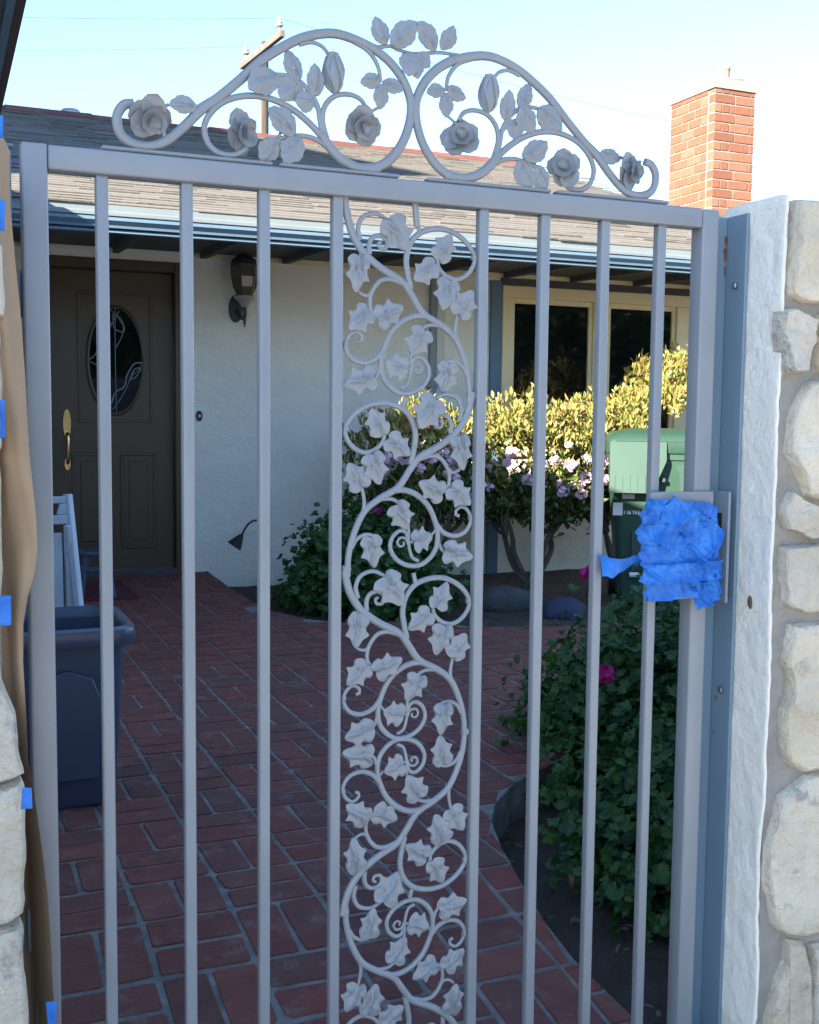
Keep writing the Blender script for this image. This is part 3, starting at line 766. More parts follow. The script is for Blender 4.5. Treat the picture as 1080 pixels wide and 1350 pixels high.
# --- ivy scroll panel
lr = random.Random(5)
PITCH = .295
units = [(J3 + 2 * PITCH + .002, 1, 1), (J3 + PITCH + .004, -1, 1), (J3, 1, 1), (J3, 1, -1), (J3 - PITCH + .004, -1, -1), (J3 - PITCH * 2 + .008, 1, -1)]
vines = MB(); leaves = []
for (zj, fx, fz) in units:
    def W(p): return (XC + fx * p[0] * S4, zj + fz * p[1] * S4)
    for r0, r1, pts in PANEL_V:
        Q = [W(p) for p in pts]
        if min(q[1] for q in Q) < -.06: Q = [q for q in Q if q[1] > -.06]
        if len(Q) < 2: continue
        Q = [(max(.622, min(.8585, x)), min(z, 1.4995)) for x, z in Q]
        vines.tube([(x, PY, z) for x, z in Q], r0 * S4, r1 * S4, sides=8, sub=5, flat=.8)
    for k, (b, t, wr) in enumerate(PANEL_L):
        b, t = W(b), W(t)
        if min(b[1], t[1]) < -.06: continue
        leaves.append((k, b, t, wr))
z0u = units[0][0]
for pts in ([(XC + PANEL_V[0][2][0][0] * S4, z0u + PANEL_V[0][2][0][1] * S4), (XC + PANEL_V[0][2][0][0] * S4 - .002, 1.4995)], [(XC + PANEL_V[4][2][0][0] * S4, z0u + PANEL_V[4][2][0][1] * S4 - .01), (XC + PANEL_V[4][2][0][0] * S4 - .004, 1.4995)]):
    vines.tube([(max(.622, x), PY, z) for x, z in pts], .006, .006, sides=8, smooth=False, flat=.8)
panel_o = bparts('scroll_panel', vines, 'gate_paint', gate, smooth=True, angle=60)
for k, b, t, wr in leaves:
    place_leaf(IVY[lr.randrange(3)], panel_o, b, t, wr * 1.02, dy=-.002 + lr.uniform(-.002, .002), yaw=lr.uniform(-.12, .12))

# --- arched crest with roses
crest = MB(); cl = []
def ZW(p, f): return (XC + f * p[0] * S4, 1.15 + p[1] * S4)
for f in (1, -1):
    for r0, r1, pts in ARCH_V:
        crest.tube([(x, PY, z) for x, z in (ZW(p, f) for p in pts)], r0 * S4 * .92, r1 * S4 * .92, sides=8, sub=5, flat=.85)
    for b, t, wr in ARCH_L: cl.append((ZW(b, f), ZW(t, f), wr))
for r0, r1, pts in TOP_V:
    crest.tube([(x, PY, z) for x, z in (ZW(p, 1) for p in pts)], r0 * S4, r1 * S4, sides=8, sub=5, flat=.85)
for b, t, wr in TOP_L: cl.append((ZW(b, 1), ZW(t, 1), wr))
crest_o = bparts('arched_crest', crest, 'gate_paint', gate, smooth=True, angle=60)
for b, t, wr in cl:
    place_leaf(RLEAF[lr.randrange(2)], crest_o, b, t, wr * 1.35, dy=-.002 + lr.uniform(-.002, .002), yaw=lr.uniform(-.15, .15))
# flat strips welded to the rail top
for x0, x1 in ((.238, .50), (.512, .715), (.765, 1.0), (1.012, 1.246)):
    bparts('base_strip', MB().box(x0, x1, PY - .010, PY + .010, 1.5365, 1.5425), 'gate_paint', crest_o, bevel=.002)
def petal(m, ang, r, size, tilt, y, cup=.5, n=9):
    """cupped petal disc; local flower axis is -Y"""
    vs, fs = [], []
    rings = [0, .5, .85, 1.0]
    for q in rings[1:]:
        for i in range(n):
            a_ = 2 * math.pi * i / n
            u, v = q * math.cos(a_) * size, q * math.sin(a_) * size * .92 + size * .55
            d = -cup * size * (q * q) * (.6 + .4 * math.sin(a_)) + size * .12 * math.sin(3 * a_) * (q > .9)
            vs.append((u, d, v))
    vs.append((0, 0, size * .55)); ci = len(vs) - 1
    for k in range(len(rings) - 2):
        for i in range(n):
            j = (i + 1) % n; fs.append((k * n + i, k * n + j, (k + 1) * n + j, (k + 1) * n + i))
    for i in range(n): fs.append((ci, i, (i + 1) % n))
    M_ = Matrix.Translation((0, y, 0)) @ Matrix.Rotation(ang, 4, 'Y') @ Matrix.Translation((0, 0, r)) @ Matrix.Rotation(tilt, 4, 'X')
    V_ = [M_ @ Vector(p) for p in vs]
    # thickness: a shrunken back copy
    k = len(V_)
    B_ = [p + Vector((0, .10 * size + .02, 0)) for p in V_]
    o0 = (len(rings) - 2) * n
    m.add(V_ + B_, fs + [tuple(reversed([i + k for i in f])) for f in fs] + [(o0 + (i + 1) % n, o0 + i, o0 + i + k, o0 + (i + 1) % n + k) for i in range(n)])
def rose_mesh(seed):
    r = random.Random(seed); m = MB()
    for k in range(5): petal(m, 2 * math.pi * k / 5 + r.uniform(-.3, .3), .10 + r.uniform(-.06, .08), .50 + r.uniform(-.06, .10), -.25 + r.uniform(-.25, .2), .02, cup=.25 + r.uniform(0, .2))
    for k in range(4): petal(m, 2 * math.pi * k / 4 + .4 + r.uniform(-.2, .2), .04, .40, .25, -.16, cup=.42)
    for k in range(3): petal(m, 2 * math.pi * k / 3 + .9 + r.uniform(-.2, .2), -.04, .28, .55, -.30, cup=.5)
    m.lathe([(.02, -.1), (.16, -.05), (.17, .06), (.10, .13), (.04, .14)], (0, 0, 0), 8)
    m.v = [(x, y, z) for x, y, z in m.v]
    return m.mesh('rose', smooth=True, angle=70, normals=True)
ROSE = [rose_mesh(1), rose_mesh(2), rose_mesh(3)]
def place(me, name, parent, c, s, spin, dy=0):
    o = obj(name, me, MATS['gate_paint'], parent)
    o.matrix_local = Matrix.Translation(Vector((c[0], PY + dy, c[1])) - worldloc(parent)) @ Matrix.Rotation(spin, 4, 'Y') @ Matrix.Diagonal((s, s * .62, s, 1))
    return o
for f in (1, -1):
    for i, (c, r_, sp) in enumerate(ROSES):
        x, z = ZW(c, f)
        sc_ = r_ / 2.7 * .00098 * 1.72
        ro = obj('rose', ROSE[i], MATS['gate_paint'], crest_o)
        ro.matrix_local = Matrix.Translation(Vector((x, PY, z)) - worldloc(crest_o)) @ Matrix.Diagonal((sc_, sc_ * .7, sc_, 1)) @ Matrix.Rotation(math.radians(sp) * f, 4, 'Y') @ Matrix.Rotation((.35, -.55, .3)[i], 4, 'X') @ Matrix.Rotation((.4, 0, -.35)[i], 4, 'Z')
    x, z = ZW(BUD, f)
    b = MB().lathe([(.004, .034), (.011, .031), (.0085, .024), (.014, .012), (.016, 0), (.014, -.012), (.009, -.024), (.003, -.031)], (0, 0, 0), 10, sy=.8)
    for k in range(5):
        a_ = 2 * math.pi * k / 5
        b.tube([(.008 * math.cos(a_), .0065 * math.sin(a_), .027), (.0165 * math.cos(a_), .0135 * math.sin(a_), .006), (.0145 * math.cos(a_ + .5), .012 * math.sin(a_ + .5), -.016), (.006 * math.cos(a_ + .8), .005 * math.sin(a_ + .8), -.028)], .0045, .002, sides=5, sub=3)
    bo = obj('rose_bud', b.mesh('rose_bud', smooth=True), MATS['gate_paint'], crest_o)
    bo.matrix_local = Matrix.Translation(Vector((x, PY, z)) - worldloc(crest_o)) @ Matrix.Rotation(-.06 * f, 4, 'Y')

# --- lock box wrapped in blue masking tape
LX0, LX1, LZ0, LZ1 = 1.206, 1.356, .808, 1.012
lb = bparts('lock_box', MB().box(LX0 + .006, LX1, 1.741, 1.7495, LZ0, LZ1).box(LX0 + .03, 1.3165, 1.7495, 1.78, LZ0 + .003, LZ1 - .003), 'gate_paint', gate, bevel=.004, seg=2, smooth=True)
def vnoise(seed):
    r = np.random.default_rng(seed); G = r.random((24, 24))
    def f(x, y):
        x = np.mod(x, 22); y = np.mod(y, 22)
        i = np.floor(x).astype(int); j = np.floor(y).astype(int); u = x - i; v = y - j
        u = u * u * (3 - 2 * u); v = v * v * (3 - 2 * v)
        return (G[i, j] * (1 - u) + G[i + 1, j] * u) * (1 - v) + (G[i, j + 1] * (1 - u) + G[i + 1, j + 1] * u) * v
    return f
def tape_sheet(outline, nx, nz, y, amp, seed, freq):
    xs = [p[0] for p in outline]; zs = [p[1] for p in outline]
    f1, f2, f3 = vnoise(seed), vnoise(seed + 1), vnoise(seed + 2)
    m = MB(); idx = {}
    x0, x1, z0, z1 = min(xs), max(xs), min(zs), max(zs)
    for i in range(nx + 1):
        for j in range(nz + 1):
            x = x0 + (x1 - x0) * i / nx; z = z0 + (z1 - z0) * j / nz
            wx = x + .012 * (float(f2(np.array(x * 25), np.array(z * 25))) - .5); wz = z + .012 * (float(f3(np.array(x * 25), np.array(z * 25))) - .5)
            def tri(v): return abs((v % 1.0) - .5) * 2
            hgt = 0
            for q, (an, fq_, am) in enumerate(((.5, 11, .8), (1.5, 14, .75), (2.3, 21, .65), (.95, 31, .45), (2.75, 39, .36), (.1, 52, .25), (1.9, 66, .16))):
                mask = float(f1(np.array(x * 14 + q * 3.1), np.array(z * 14 + q * 1.7)))
                hgt += am * tri(fq_ * (wx * math.cos(an + seed) + wz * math.sin(an + seed)) + q * .37) * max(0, mask - .15)
            bulge = math.sin(math.pi * min(1, max(0, (z - z0) / (z1 - z0)))) * .006
            yy = y - bulge - amp * hgt
            idx[i, j] = len(m.v); m.v.append((x, yy, z))
    for i in range(nx):
        for j in range(nz):
            cx = x0 + (x1 - x0) * (i + .5) / nx; cz = z0 + (z1 - z0) * (j + .5) / nz
            if inside(outline, cx, cz): m.f.append((idx[i, j], idx[i + 1, j], idx[i + 1, j + 1], idx[i, j + 1]))
    used = sorted({k for f in m.f for k in f}); mp = {k: i for i, k in enumerate(used)}
    m.v = [m.v[k] for k in used]; m.f = [tuple(mp[k] for k in f) for f in m.f]
    return m
up_o = [(1.192, .945), (1.190, .985), (1.196, 1.000), (1.214, .985), (1.226, .970), (1.236, .998), (1.27, 1.004), (1.31, 1.000), (1.335, .982), (1.348, .956), (1.367, .975), (1.369, .90), (1.365, .862), (1.29, .864), (1.194, .862)]
lo_o = [(1.194, .872), (1.23, .880), (1.30, .884), (1.366, .876), (1.367, .822), (1.352, .805), (1.32, .796), (1.30, .800), (1.287, .812), (1.255, .815), (1.194, .812)]
def tape_strip(x0, z0, x1, z1, width, lay, seed, curl=0.0):
    r = random.Random(seed); f1 = vnoise(seed + 200); f2 = vnoise(seed + 300)
    L_ = math.hypot(x1 - x0, z1 - z0); tx_, tz_ = (x1 - x0) / L_, (z1 - z0) / L_
    nx_, nw = 60, 14; m = MB()
    cr = [(r.uniform(0, 1), r.uniform(-.9, .9), r.uniform(.04, .10), r.uniform(.003, .009) * r.choice((1, 1, -.5))) for _ in range(9)]
    for i in range(nx_ + 1):
        for k in range(nw + 1):
            u, v = i / nx_, k / nw - .5
            e = (float(f1(np.array(v * 6 + 5), np.array(3.0 + (u > .5)))) - .5) * .010
            uu = u + (e / L_ if u < .03 or u > .97 else 0)
            wv = v * width * (1 + .16 * (float(f2(np.array(u * 7), np.array(1.0 + (v > 0)))) - .5))
            x = x0 + tx_ * uu * L_ - tz_ * wv; z = z0 + tz_ * uu * L_ + tx_ * wv
            d = 0
            for c_, sl, wd_, am_ in cr:
                q = abs(u - c_ - sl * v * .35) / wd_
                if q < 1: d += am_ * (1 - q)
            d += .0022 * abs(((u * 9 + v * 1.7 + seed * .3) % 1) - .5) * 2 + .0016 * abs(((u * 17 - v * 3.1) % 1) - .5) * 2
            d += curl * max(0, abs(v) - .3) * .06
            edge = .016 * max(0, (1.208 - x) / .02) + .012 * max(0, (x - 1.352) / .015)
            m.v.append((x, 1.7375 - lay * .0024 - max(0, d) + min(edge, .03), z))
    for i in range(nx_):
        for k in range(nw):
            a_ = i * (nw + 1) + k; m.f.append((a_, a_ + 1, a_ + nw + 2, a_ + nw + 1))
    bparts('masking_tape', m, 'blue_tape', lb, smooth=True, angle=11, normals=False)
for q, (x0, z0, x1, z1, wd_, cu) in enumerate([(1.196, .962, 1.362, .955, .056, .0), (1.20, .978, 1.345, .968, .046, .1), (1.192, .925, 1.368, .932, .054, .1), (1.193, .958, 1.30, .905, .048, .2), (1.235, .985, 1.366, .912, .052, .15), (1.192, .893, 1.366, .898, .040, .0),
        (1.194, .838, 1.362, .842, .052, .1), (1.30, .812, 1.366, .838, .046, .25), (1.190, .862, 1.372, .866, .036, .35)]):
    tape_strip(x0, z0, x1, z1, wd_, q, 5 + q * 7, cu)
rib = MB(); n = 16
for i in range(n + 1):
    t_ = i / n; x = 1.206 - t_ * .095
    zc = .879 + .006 * math.sin(t_ * 6 + .5) ; tw = .5 + 1.4 * t_
    hw = .010 + .008 * t_
    rib.v += [(x, 1.742 - hw * math.cos(tw) + .006 * math.sin(t_ * 9), zc + hw * math.sin(tw) + .003), (x, 1.738 + .005 * math.sin(t_ * 13), zc), (x - .004, 1.744 + hw * math.cos(tw * 1.2), zc - hw * math.sin(tw) - .002 * math.sin(20 * t_))]
for i in range(n):
    for k in (0, 1): rib.f.append((i * 3 + k, (i + 1) * 3 + k, (i + 1) * 3 + k + 1, i * 3 + k + 1))
bparts('masking_tape', rib, 'blue_tape', lb, smooth=True, angle=30, normals=False)

# ---------------------------------------------------------------- posts beside the gate
post = thing('latch_post', 'blue painted steel latch post fixed to the white plaster wall end', 'post', (1.40, 1.78, -.42))
bparts('tube', MB().box(1.386, 1.4185, 1.801, 1.85, -.42, 1.532), 'post_paint', post, bevel=.003)
bparts('flange', MB().box(1.411, 1.4185, 1.742, 1.8005, -.42, 1.532), 'post_paint', post, bevel=.002)
bparts('strike_plate', MB().box(1.384, 1.390, 1.733, 1.7985, .797, 1.010), 'galv', post, bevel=.0015)
for z0, z1 in ((.925, .968), (.835, .862)):
    bparts('latch_hole', MB().box(1.3825, 1.3838, 1.752, 1.782, z0, z1), 'black', post)
for z in (1.40, .62):
    bparts('bolt', MB().lathe([(.007, 0), (.007, .004), (.004, .006)], (0, 0, 0), 8).mesh('bolt') and MB().box(1.404, 1.4108, 1.762, 1.774, z - .006, z + .006), 'bolt_steel', post, bevel=.002)
rs = MB()
for k, (y_, z_, h_, w_) in enumerate(((1.803, 1.487, .022, .004), (1.8035, 1.462, .030, .005), (1.803, 1.43, .024, .002), (1.785, .60, .010, .005), (1.79, .53, .006, .004))):
    if k < 3: rs.prism([(1.4085 - w_ * .3, z_ - h_ / 2), (1.4085 + w_, z_ - h_ * .3), (1.4085 + w_ * .8, z_ + h_ / 2), (1.4085 - w_, z_ + h_ * .3)], 'y', 1.8002, 1.8008)
    else: rs.prism([(y_ - w_, z_ - h_ / 2), (y_ + w_, z_ - h_ * .2), (y_ + w_ * .4, z_ + h_ / 2)], 'x', 1.4103, 1.4109)
bparts('rust_patch', rs, 'rust', post)
hp = thing('hinge_post', 'blue grey steel hinge post half hidden behind brown paper', 'post', (.08, 1.82, -.42))
bparts('tube', MB().box(.05, .1135, 1.80, 1.85, -.42, 1.535), 'post_paint', hp, bevel=.003)
bparts('cap', MB().box(.047, .1165, 1.797, 1.853, 1.5352, 1.541), 'post_paint', hp, bevel=.002)
for z in (1.32, .35):
    bparts('hinge', MB().box(.1137, .1234, 1.775, 1.80, z - .035, z + .035), 'galv', hp, bevel=.002)

# ---------------------------------------------------------------- stone walls
def stone_mesh(out, y, dep, bulge, seed, n=56):
    r = random.Random(seed)
    # resample outline
    P = []; per = 0; seg = []
    for i in range(len(out)):
        a_, b_ = out[i], out[(i + 1) % len(out)]; d = math.hypot(b_[0] - a_[0], b_[1] - a_[1]); seg.append((a_, b_, d)); per += d
    step = per / n; k = 0; pos = 0
    for i in range(n):
        tgt = i * step
        while pos + seg[k][2] < tgt: pos += seg[k][2]; k += 1
        a_, b_, d = seg[k]; t_ = (tgt - pos) / d
        P.append((a_[0] + (b_[0] - a_[0]) * t_ + r.uniform(-.0012, .0012), a_[1] + (b_[1] - a_[1]) * t_ + r.uniform(-.0012, .0012)))
    cx = sum(p[0] for p in P) / n; cz = sum(p[1] for p in P) / n
    f = vnoise(seed * 3 + 1); f2 = vnoise(seed * 3 + 2)
    pl_ = [(r.uniform(.004, .018), r.uniform(-.6, .6), r.uniform(-.45, .45), r.uniform(-.03, .03), r.uniform(-.04, .04)) for _ in range(7)]
    def facet(X_, Z_):
        h_ = min(o_ + a_ * (X_ - cx - dx_) + b_ * (Z_ - cz - dz_) for o_, a_, b_, dx_, dz_ in pl_)
        return max(-.007, min(.018, h_))
    vs, fs = [], []
    rings = [(1.0, dep, 0), (.995, .30 * dep, .25), (.965, .05 * dep, .75), (.93, 0, 1), (.84, 0, 1), (.74, 0, 1), (.63, 0, 1), (.52, 0, 1), (.41, 0, 1), (.30, 0, 1), (.18, 0, 1), (.08, 0, 1)]
    for q, yy, am in rings:
        for x, z in P:
            X_, Z_ = cx + (x - cx) * q, cz + (z - cz) * q
            nz = (float(f(np.array(X_ * 45 + 3), np.array(Z_ * 45))) - .5) * .006 + abs(float(f2(np.array(X_ * 120), np.array(Z_ * 120))) - .5) * .006
            vs.append((X_, y + yy - am * (bulge + facet(X_, Z_)) + am * nz, Z_))
    vs.append((cx, y - bulge - facet(cx, cz) + (float(f(np.array(cx * 45 + 3), np.array(cz * 45))) - .5) * .006, cz)); ci = len(vs) - 1
    for k in range(len(rings) - 1):
        for i in range(n):
            j = (i + 1) % n; fs.append((k * n + i, k * n + j, (k + 1) * n + j, (k + 1) * n + i))
    for i in range(n): fs.append(((len(rings) - 1) * n + i, (len(rings) - 1) * n + (i + 1) % n, ci))
    return MB().add(vs, fs).mesh('stone', smooth=True, angle=22)

rw = thing('stone_wall', 'pale rough stone wall with white plastered end right of the gate', 'wall', (1.7, 1.8, -.42))
body = MB()
prof = [(1.655, -.42), (1.655, 1.50), (1.662, 1.53), (1.69, 1.548), (1.74, 1.552), (1.80, 1.548), (1.83, 1.53), (1.842, 1.50), (1.842, -.42)]
body.prism(prof, 'x', 1.428, 2.9)
bparts('mortar_core', body, 'mortar', rw, smooth=True)
# plaster coat on the wall end, with a ragged front edge
fp = vnoise(77); fq = vnoise(78)
nz_, ny_ = 150, 22
V = []; F = []
for j in range(nz_ + 1):
    z = -.42 + (1.987) * j / nz_
    y0 = 1.650 + .008 * (float(fp(np.array(z * 9), np.array(2.0))) - .5) + .003 * (float(fq(np.array(z * 45), np.array(5.0))) - .5)
    for i in range(ny_ + 1):
        y = y0 + (1.845 - y0) * (i / ny_) ** 1.3
        zz = min(z, 1.552 - .02 * max(0, (y - 1.78) / .06) ** 2 - .9 * max(0, 1.66 - y) ** 1.3)
        x = 1.4195 + .004 * (float(fp(np.array(y * 14 + 3), np.array(z * 11))) - .5) + .0022 * (float(fq(np.array(y * 50), np.array(z * 40))) - .5)
        if i == 0: x += .0012
        V.append((x, y, zz))
for j in range(nz_):
    for i in range(ny_):
        a_ = j * (ny_ + 1) + i
        F.append((a_, a_ + ny_ + 1, a_ + ny_ + 2, a_ + 1))
pc = MB().add(V, F)
k0 = len(pc.v)
for j in range(nz_ + 1):                     # ragged thickness turned onto the stone side
    x, y, z = V[j * (ny_ + 1)]
    pc.v.append((x + .007, y + .0035, z))
for j in range(nz_):
    pc.f.append((j * (ny_ + 1), k0 + j, k0 + j + 1, (j + 1) * (ny_ + 1)))
bparts('plaster_coat', pc, 'plaster', rw, smooth=True, angle=45, normals=False)
chip = MB().prism([(1.700, .790), (1.7055, .797), (1.707, .806), (1.703, .815), (1.699, .811), (1.6975, .80)], 'x', 1.4140, 1.4185)
bparts('chipped_spot', chip, 'rust', rw)
STONES_R = [[(1.4383, 1.5426), (1.62, 1.550), (1.62, 1.3626), (1.4651, 1.3611), (1.4348, 1.3732), (1.4302, 1.3972), (1.4375, 1.4918)], [(1.4174, 1.3426), (1.4412, 1.3504), (1.4912, 1.3322), (1.4899, 1.2909), (1.4743, 1.2519), (1.4647, 1.2324), (1.4263, 1.2315), (1.4159, 1.3019)], [(1.4797, 1.2148), (1.60, 1.2491), (1.63, 1.1), (1.61, 0.9665), (1.4851, 1.0098), (1.4824, 1.0267), (1.4597, 1.055), (1.4387, 1.0885), (1.4474, 1.159), (1.4618, 1.1868)], [(1.4347, 0.9925), (1.4546, 1.0159), (1.4839, 0.9985), (1.55, 0.9709), (1.55, 0.9296), (1.5021, 0.9245), (1.4654, 0.9426), (1.4405, 0.9462), (1.4319, 0.9786)], [(1.4351, 0.9127), (1.4633, 0.9145), (1.62, 0.9182), (1.62, 0.7887), (1.5022, 0.7844), (1.4512, 0.8016), (1.4395, 0.8589)], [(1.4636, 0.7666), (1.62, 0.7684), (1.62, 0.4887), (1.511, 0.4776), (1.4698, 0.5), (1.4577, 0.5276), (1.4519, 0.5718), (1.4537, 0.6078), (1.467, 0.6283), (1.4674, 0.6572), (1.4509, 0.7017), (1.4584, 0.7298)], [(1.4548, 0.4402), (1.4831, 0.4515), (1.5113, 0.4717), (1.67, 0.4748), (1.67, 0.1581), (1.5279, 0.1517), (1.4683, 0.1651), (1.4488, 0.1924), (1.4432, 0.2351), (1.4289, 0.27), (1.4303, 0.3554), (1.4429, 0.3904)], [(1.4872, 0.1528), (1.5245, 0.1462), (1.5375, 0.1104), (1.5482, 0.0501), (1.5509, -0.36), (1.4313, -0.36), (1.4435, 0.0023), (1.4651, 0.0813), (1.4841, 0.105)], [(1.5476, 0.133), (1.70, 0.1334), (1.70, -0.36), (1.5605, -0.36), (1.5501, 0.0498)],
  [(1.503, 1.342), (1.62, 1.348), (1.62, 1.262), (1.50, 1.235)]]
x_ = 1.64
sr = random.Random(3)
for col_ in range(4):                       # stones further along, beyond the photograph's edge
    z_ = -.40
    while z_ < 1.5:
        hh = sr.uniform(.13, .26); ww = .20 if col_ == 0 and z_ < .49 else .26
        z1_ = min(z_ + hh, 1.545)
        j = lambda: sr.uniform(-.02, .02)
        x0_ = x_ + (.07 if col_ == 0 and z_ < .49 else 0)
        if z1_ - z_ > .06: STONES_R.append([(x0_ + .012 + j(), z_ + .01), (x0_ + ww / 2, z_ + .005 + j() / 2), (x0_ + ww - .012 + j(), z_ + .012), (x0_ + ww - .008, (z_ + z1_) / 2), (x0_ + ww - .02 + j(), z1_ - .012), (x0_ + ww / 2, z1_ - .005), (x0_ + .02 + j(), z1_ - .012), (x0_ + .005, (z_ + z1_) / 2)])
        z_ = z1_ + .012
    x_ += .28
for i, s in enumerate(STONES_R):
    part('stone', stone_mesh(s, 1.640, .03, .016, i + 20), 'stone', rw)

lw = thing('stone_wall', 'white rough stone wall at the left edge beside the brown paper', 'wall', (-.4, 1.8, -.42))
bparts('mortar_core', MB().box(-1.6, .078, 1.625, 1.95, -.42, 1.50), 'mortar', lw, bevel=.01)
STONES_L = [[(-.2, 1.50), (.075, 1.50), (.088, 1.46), (.088, 1.40), (.086, 1.376), (-.2, 1.37)], [(-.25, 1.3563), (0.0889, 1.3707), (0.09, 1.3296), (0.0911, 1.2901), (0.0879, 1.2721), (-.25, 1.2635)], [(-.18, 1.2586), (0.0849, 1.2601), (0.085, 1.1704), (0.0825, 1.0899), (-.18, 1.0801)], [(-.22, 1.0751), (0.0813, 1.0778), (0.0817, 0.9473), (0.0743, 0.8133), (-.22, 0.8059)], [(-.2, 0.80), (0.0743, 0.8113), (0.0794, 0.7764), (0.085, 0.7602), (0.0942, 0.7331), (0.0981, 0.6744), (0.1035, 0.6471), (0.013, 0.6211), (-.2, .60)], [(-.25, 0.595), (0.013, .6191), (0.1044, 0.6396), (0.1068, 0.6093), (0.1039, 0.5559), (0.1045, 0.5342), (0.1017, 0.4912), (0.102, 0.4498), (0.0949, 0.4423), (0.0086, 0.426), (-.25, .40)], [(-.15, 0.40), (0.0085, 0.4206), (0.0988, 0.4373), (0.0988, 0.3825), (0.1011, 0.3381), (0.1053, 0.2929), (0.1054, 0.2), (.10, .1), (-.15, 0.09)], [(-.2, .08), (.10, .09), (.10, -.38), (-.2, -.38)]]
x_ = -.27
for col_ in range(4):
    z_ = -.40
    while z_ < 1.45:
        z1_ = min(z_ + sr.uniform(.14, .28), 1.5); j = lambda: sr.uniform(-.02, .02)
        if z1_ - z_ > .06: STONES_L.append([(x_ - .3 + j(), z_ + .01), (x_ - .02 + j(), z_ + .01), (x_ - .015, (z_ + z1_) / 2), (x_ - .02 + j(), z1_ - .01), (x_ - .3 + j(), z1_ - .01)])
        z_ = z1_ + .012
    x_ -= .31
for i, s in enumerate(STONES_L):
    part('stone', stone_mesh(s, 1.607, .035, .014, i + 60), 'stone', lw)

# brown masking paper hanging from the left wall, with bits of blue tape
PAPER = [(0.0959, 1.5236), (0.1043, 1.5064), (0.1039, 1.4286), (0.1092, 1.3474), (0.1132, 1.2963), (0.1174, 1.1926), (0.1205, 1.0875), (0.1271, 1.0024), (0.1284, 0.9594), (0.1237, 0.922), (0.115, 0.89), (0.1083, 0.8526), (0.1073, 0.7984), (0.1101, 0.7217), (0.112, 0.6554), (0.1203, 0.599), (0.1293, 0.5193), (0.1355, 0.4505), (0.1395, 0.3699), (0.1407, 0.3121), (0.143, 0.2538), (0.1453, 0.195), (.146, .10)]
pp = MB(); NX = 16; PR_ = []
for i in range(len(PAPER) - 1):
    for k in range(4):
        t_ = k / 4; PR_.append((PAPER[i][0] + (PAPER[i + 1][0] - PAPER[i][0]) * t_, PAPER[i][1] + (PAPER[i + 1][1] - PAPER[i][1]) * t_))
fr = vnoise(31)
for xr, z in PR_:
    low = min(1, max(0, (.70 - z) / .25))
    for i in range(NX + 1):
        u = i / NX
        x = .080 + (xr - .080) * u
        y_up = 1.655 - .02 * math.sin(u * 2.2 + z * 6) + .012 * (float(fr(np.array(u * 3 + 2), np.array(z * 9 + 30))) - .5) + .010 * (abs(((u * 1.3 + z * 3.1) % 1) - .5) + .6 * abs(((u * .8 - z * 5.3) % 1) - .5))
        y_lo = 1.79 - .055 * min(1, max(0, (u - .62) / .12)) - .075 * max(0, (u - .74) / .26)
        pp.v.append((x, y_up * (1 - low) + y_lo * low, z))
for j in range(len(PR_) - 1):
    for i in range(NX):
        a_ = j * (NX + 1) + i; pp.f.append((a_, a_ + 1, a_ + NX + 2, a_ + NX + 1))
paper = tag(obj('masking_paper', pp.mesh('masking_paper', smooth=True, angle=16, normals=False), MATS['paper']), 'sheet of brown masking paper hanging between left stone wall and gate', 'paper')
def tape_bit(x0, x1, z0, z1, y):
    m = MB().box(x0, x1, y - .0012, y, z0, z1)
    m.v = [(x + lr.uniform(-.002, .002), yy, z + lr.uniform(-.003, .003)) for x, yy, z in m.v]
    bparts('tape_strip', m, 'blue_tape', paper)
tape_bit(.05, .0906, 1.385, 1.424, 1.592); tape_bit(.05, .0875, 1.112, 1.162, 1.592); tape_bit(.05, .0888, .864, .902, 1.592); tape_bit(.098, .110, .607, .634, 1.590); tape_bit(.05, .091, 1.505, 1.53, 1.60); tape_bit(.130, .142, .25, .30, 1.638)

# ---------------------------------------------------------------- things in the yard
# plastic tub
TX, TY = .33, 3.47
tub = thing('storage_tub', 'blue grey plastic tub with rounded rim standing on the bricks', 'tub', (TX, TY, 0))
def rrect(hx, hy, r, n=6):
    P = []
    for cx, cy, a0 in ((hx - r, hy - r, 0), (-hx + r, hy - r, 90), (-hx + r, -hy + r, 180), (hx - r, -hy + r, 270)):
        for k in range(n + 1):
            a_ = math.radians(a0 + 90 * k / n); P.append((cx + r * math.cos(a_), cy + r * math.sin(a_)))
    return P
def loft(rings, cap0=True, cap1=False):
    m = MB(); n = len(rings[0][0])
    for P, z in rings: m.v += [(x, y, z) for x, y in P]
    for k in range(len(rings) - 1):
        for i in range(n):
            j = (i + 1) % n; m.f.append((k * n + i, k * n + j, (k + 1) * n + j, (k + 1) * n + i))
    if cap0: m.f.append(tuple(range(n - 1, -1, -1)))
    if cap1: m.f.append(tuple((len(rings) - 1) * n + i for i in range(n)))
    return m
hx, hy = .19, .21
tb = loft([(rrect(hx - .055, hy - .055, .05), .004), (rrect(hx - .05, hy - .05, .055), .012), (rrect(hx - .02, hy - .02, .06), .50), (rrect(hx - .024, hy - .024, .06), .50), (rrect(hx - .055, hy - .055, .05), .02)], cap1=True)
part('body', tb.mesh('body', smooth=True), 'tub_blue', tub, (TX, TY, 0))
rm = loft([(rrect(hx - .019, hy - .019, .06), .485), (rrect(hx + .004, hy + .004, .065), .482), (rrect(hx + .010, hy + .010, .066), .505), (rrect(hx + .006, hy + .006, .065), .528), (rrect(hx - .012, hy - .012, .06), .534), (rrect(hx - .022, hy - .022, .058), .52), (rrect(hx - .0235, hy - .0235, .058), .49)], cap0=False)
part('rim', rm.mesh('rim', smooth=True), 'tub_blue', tub, (TX, TY, 0))
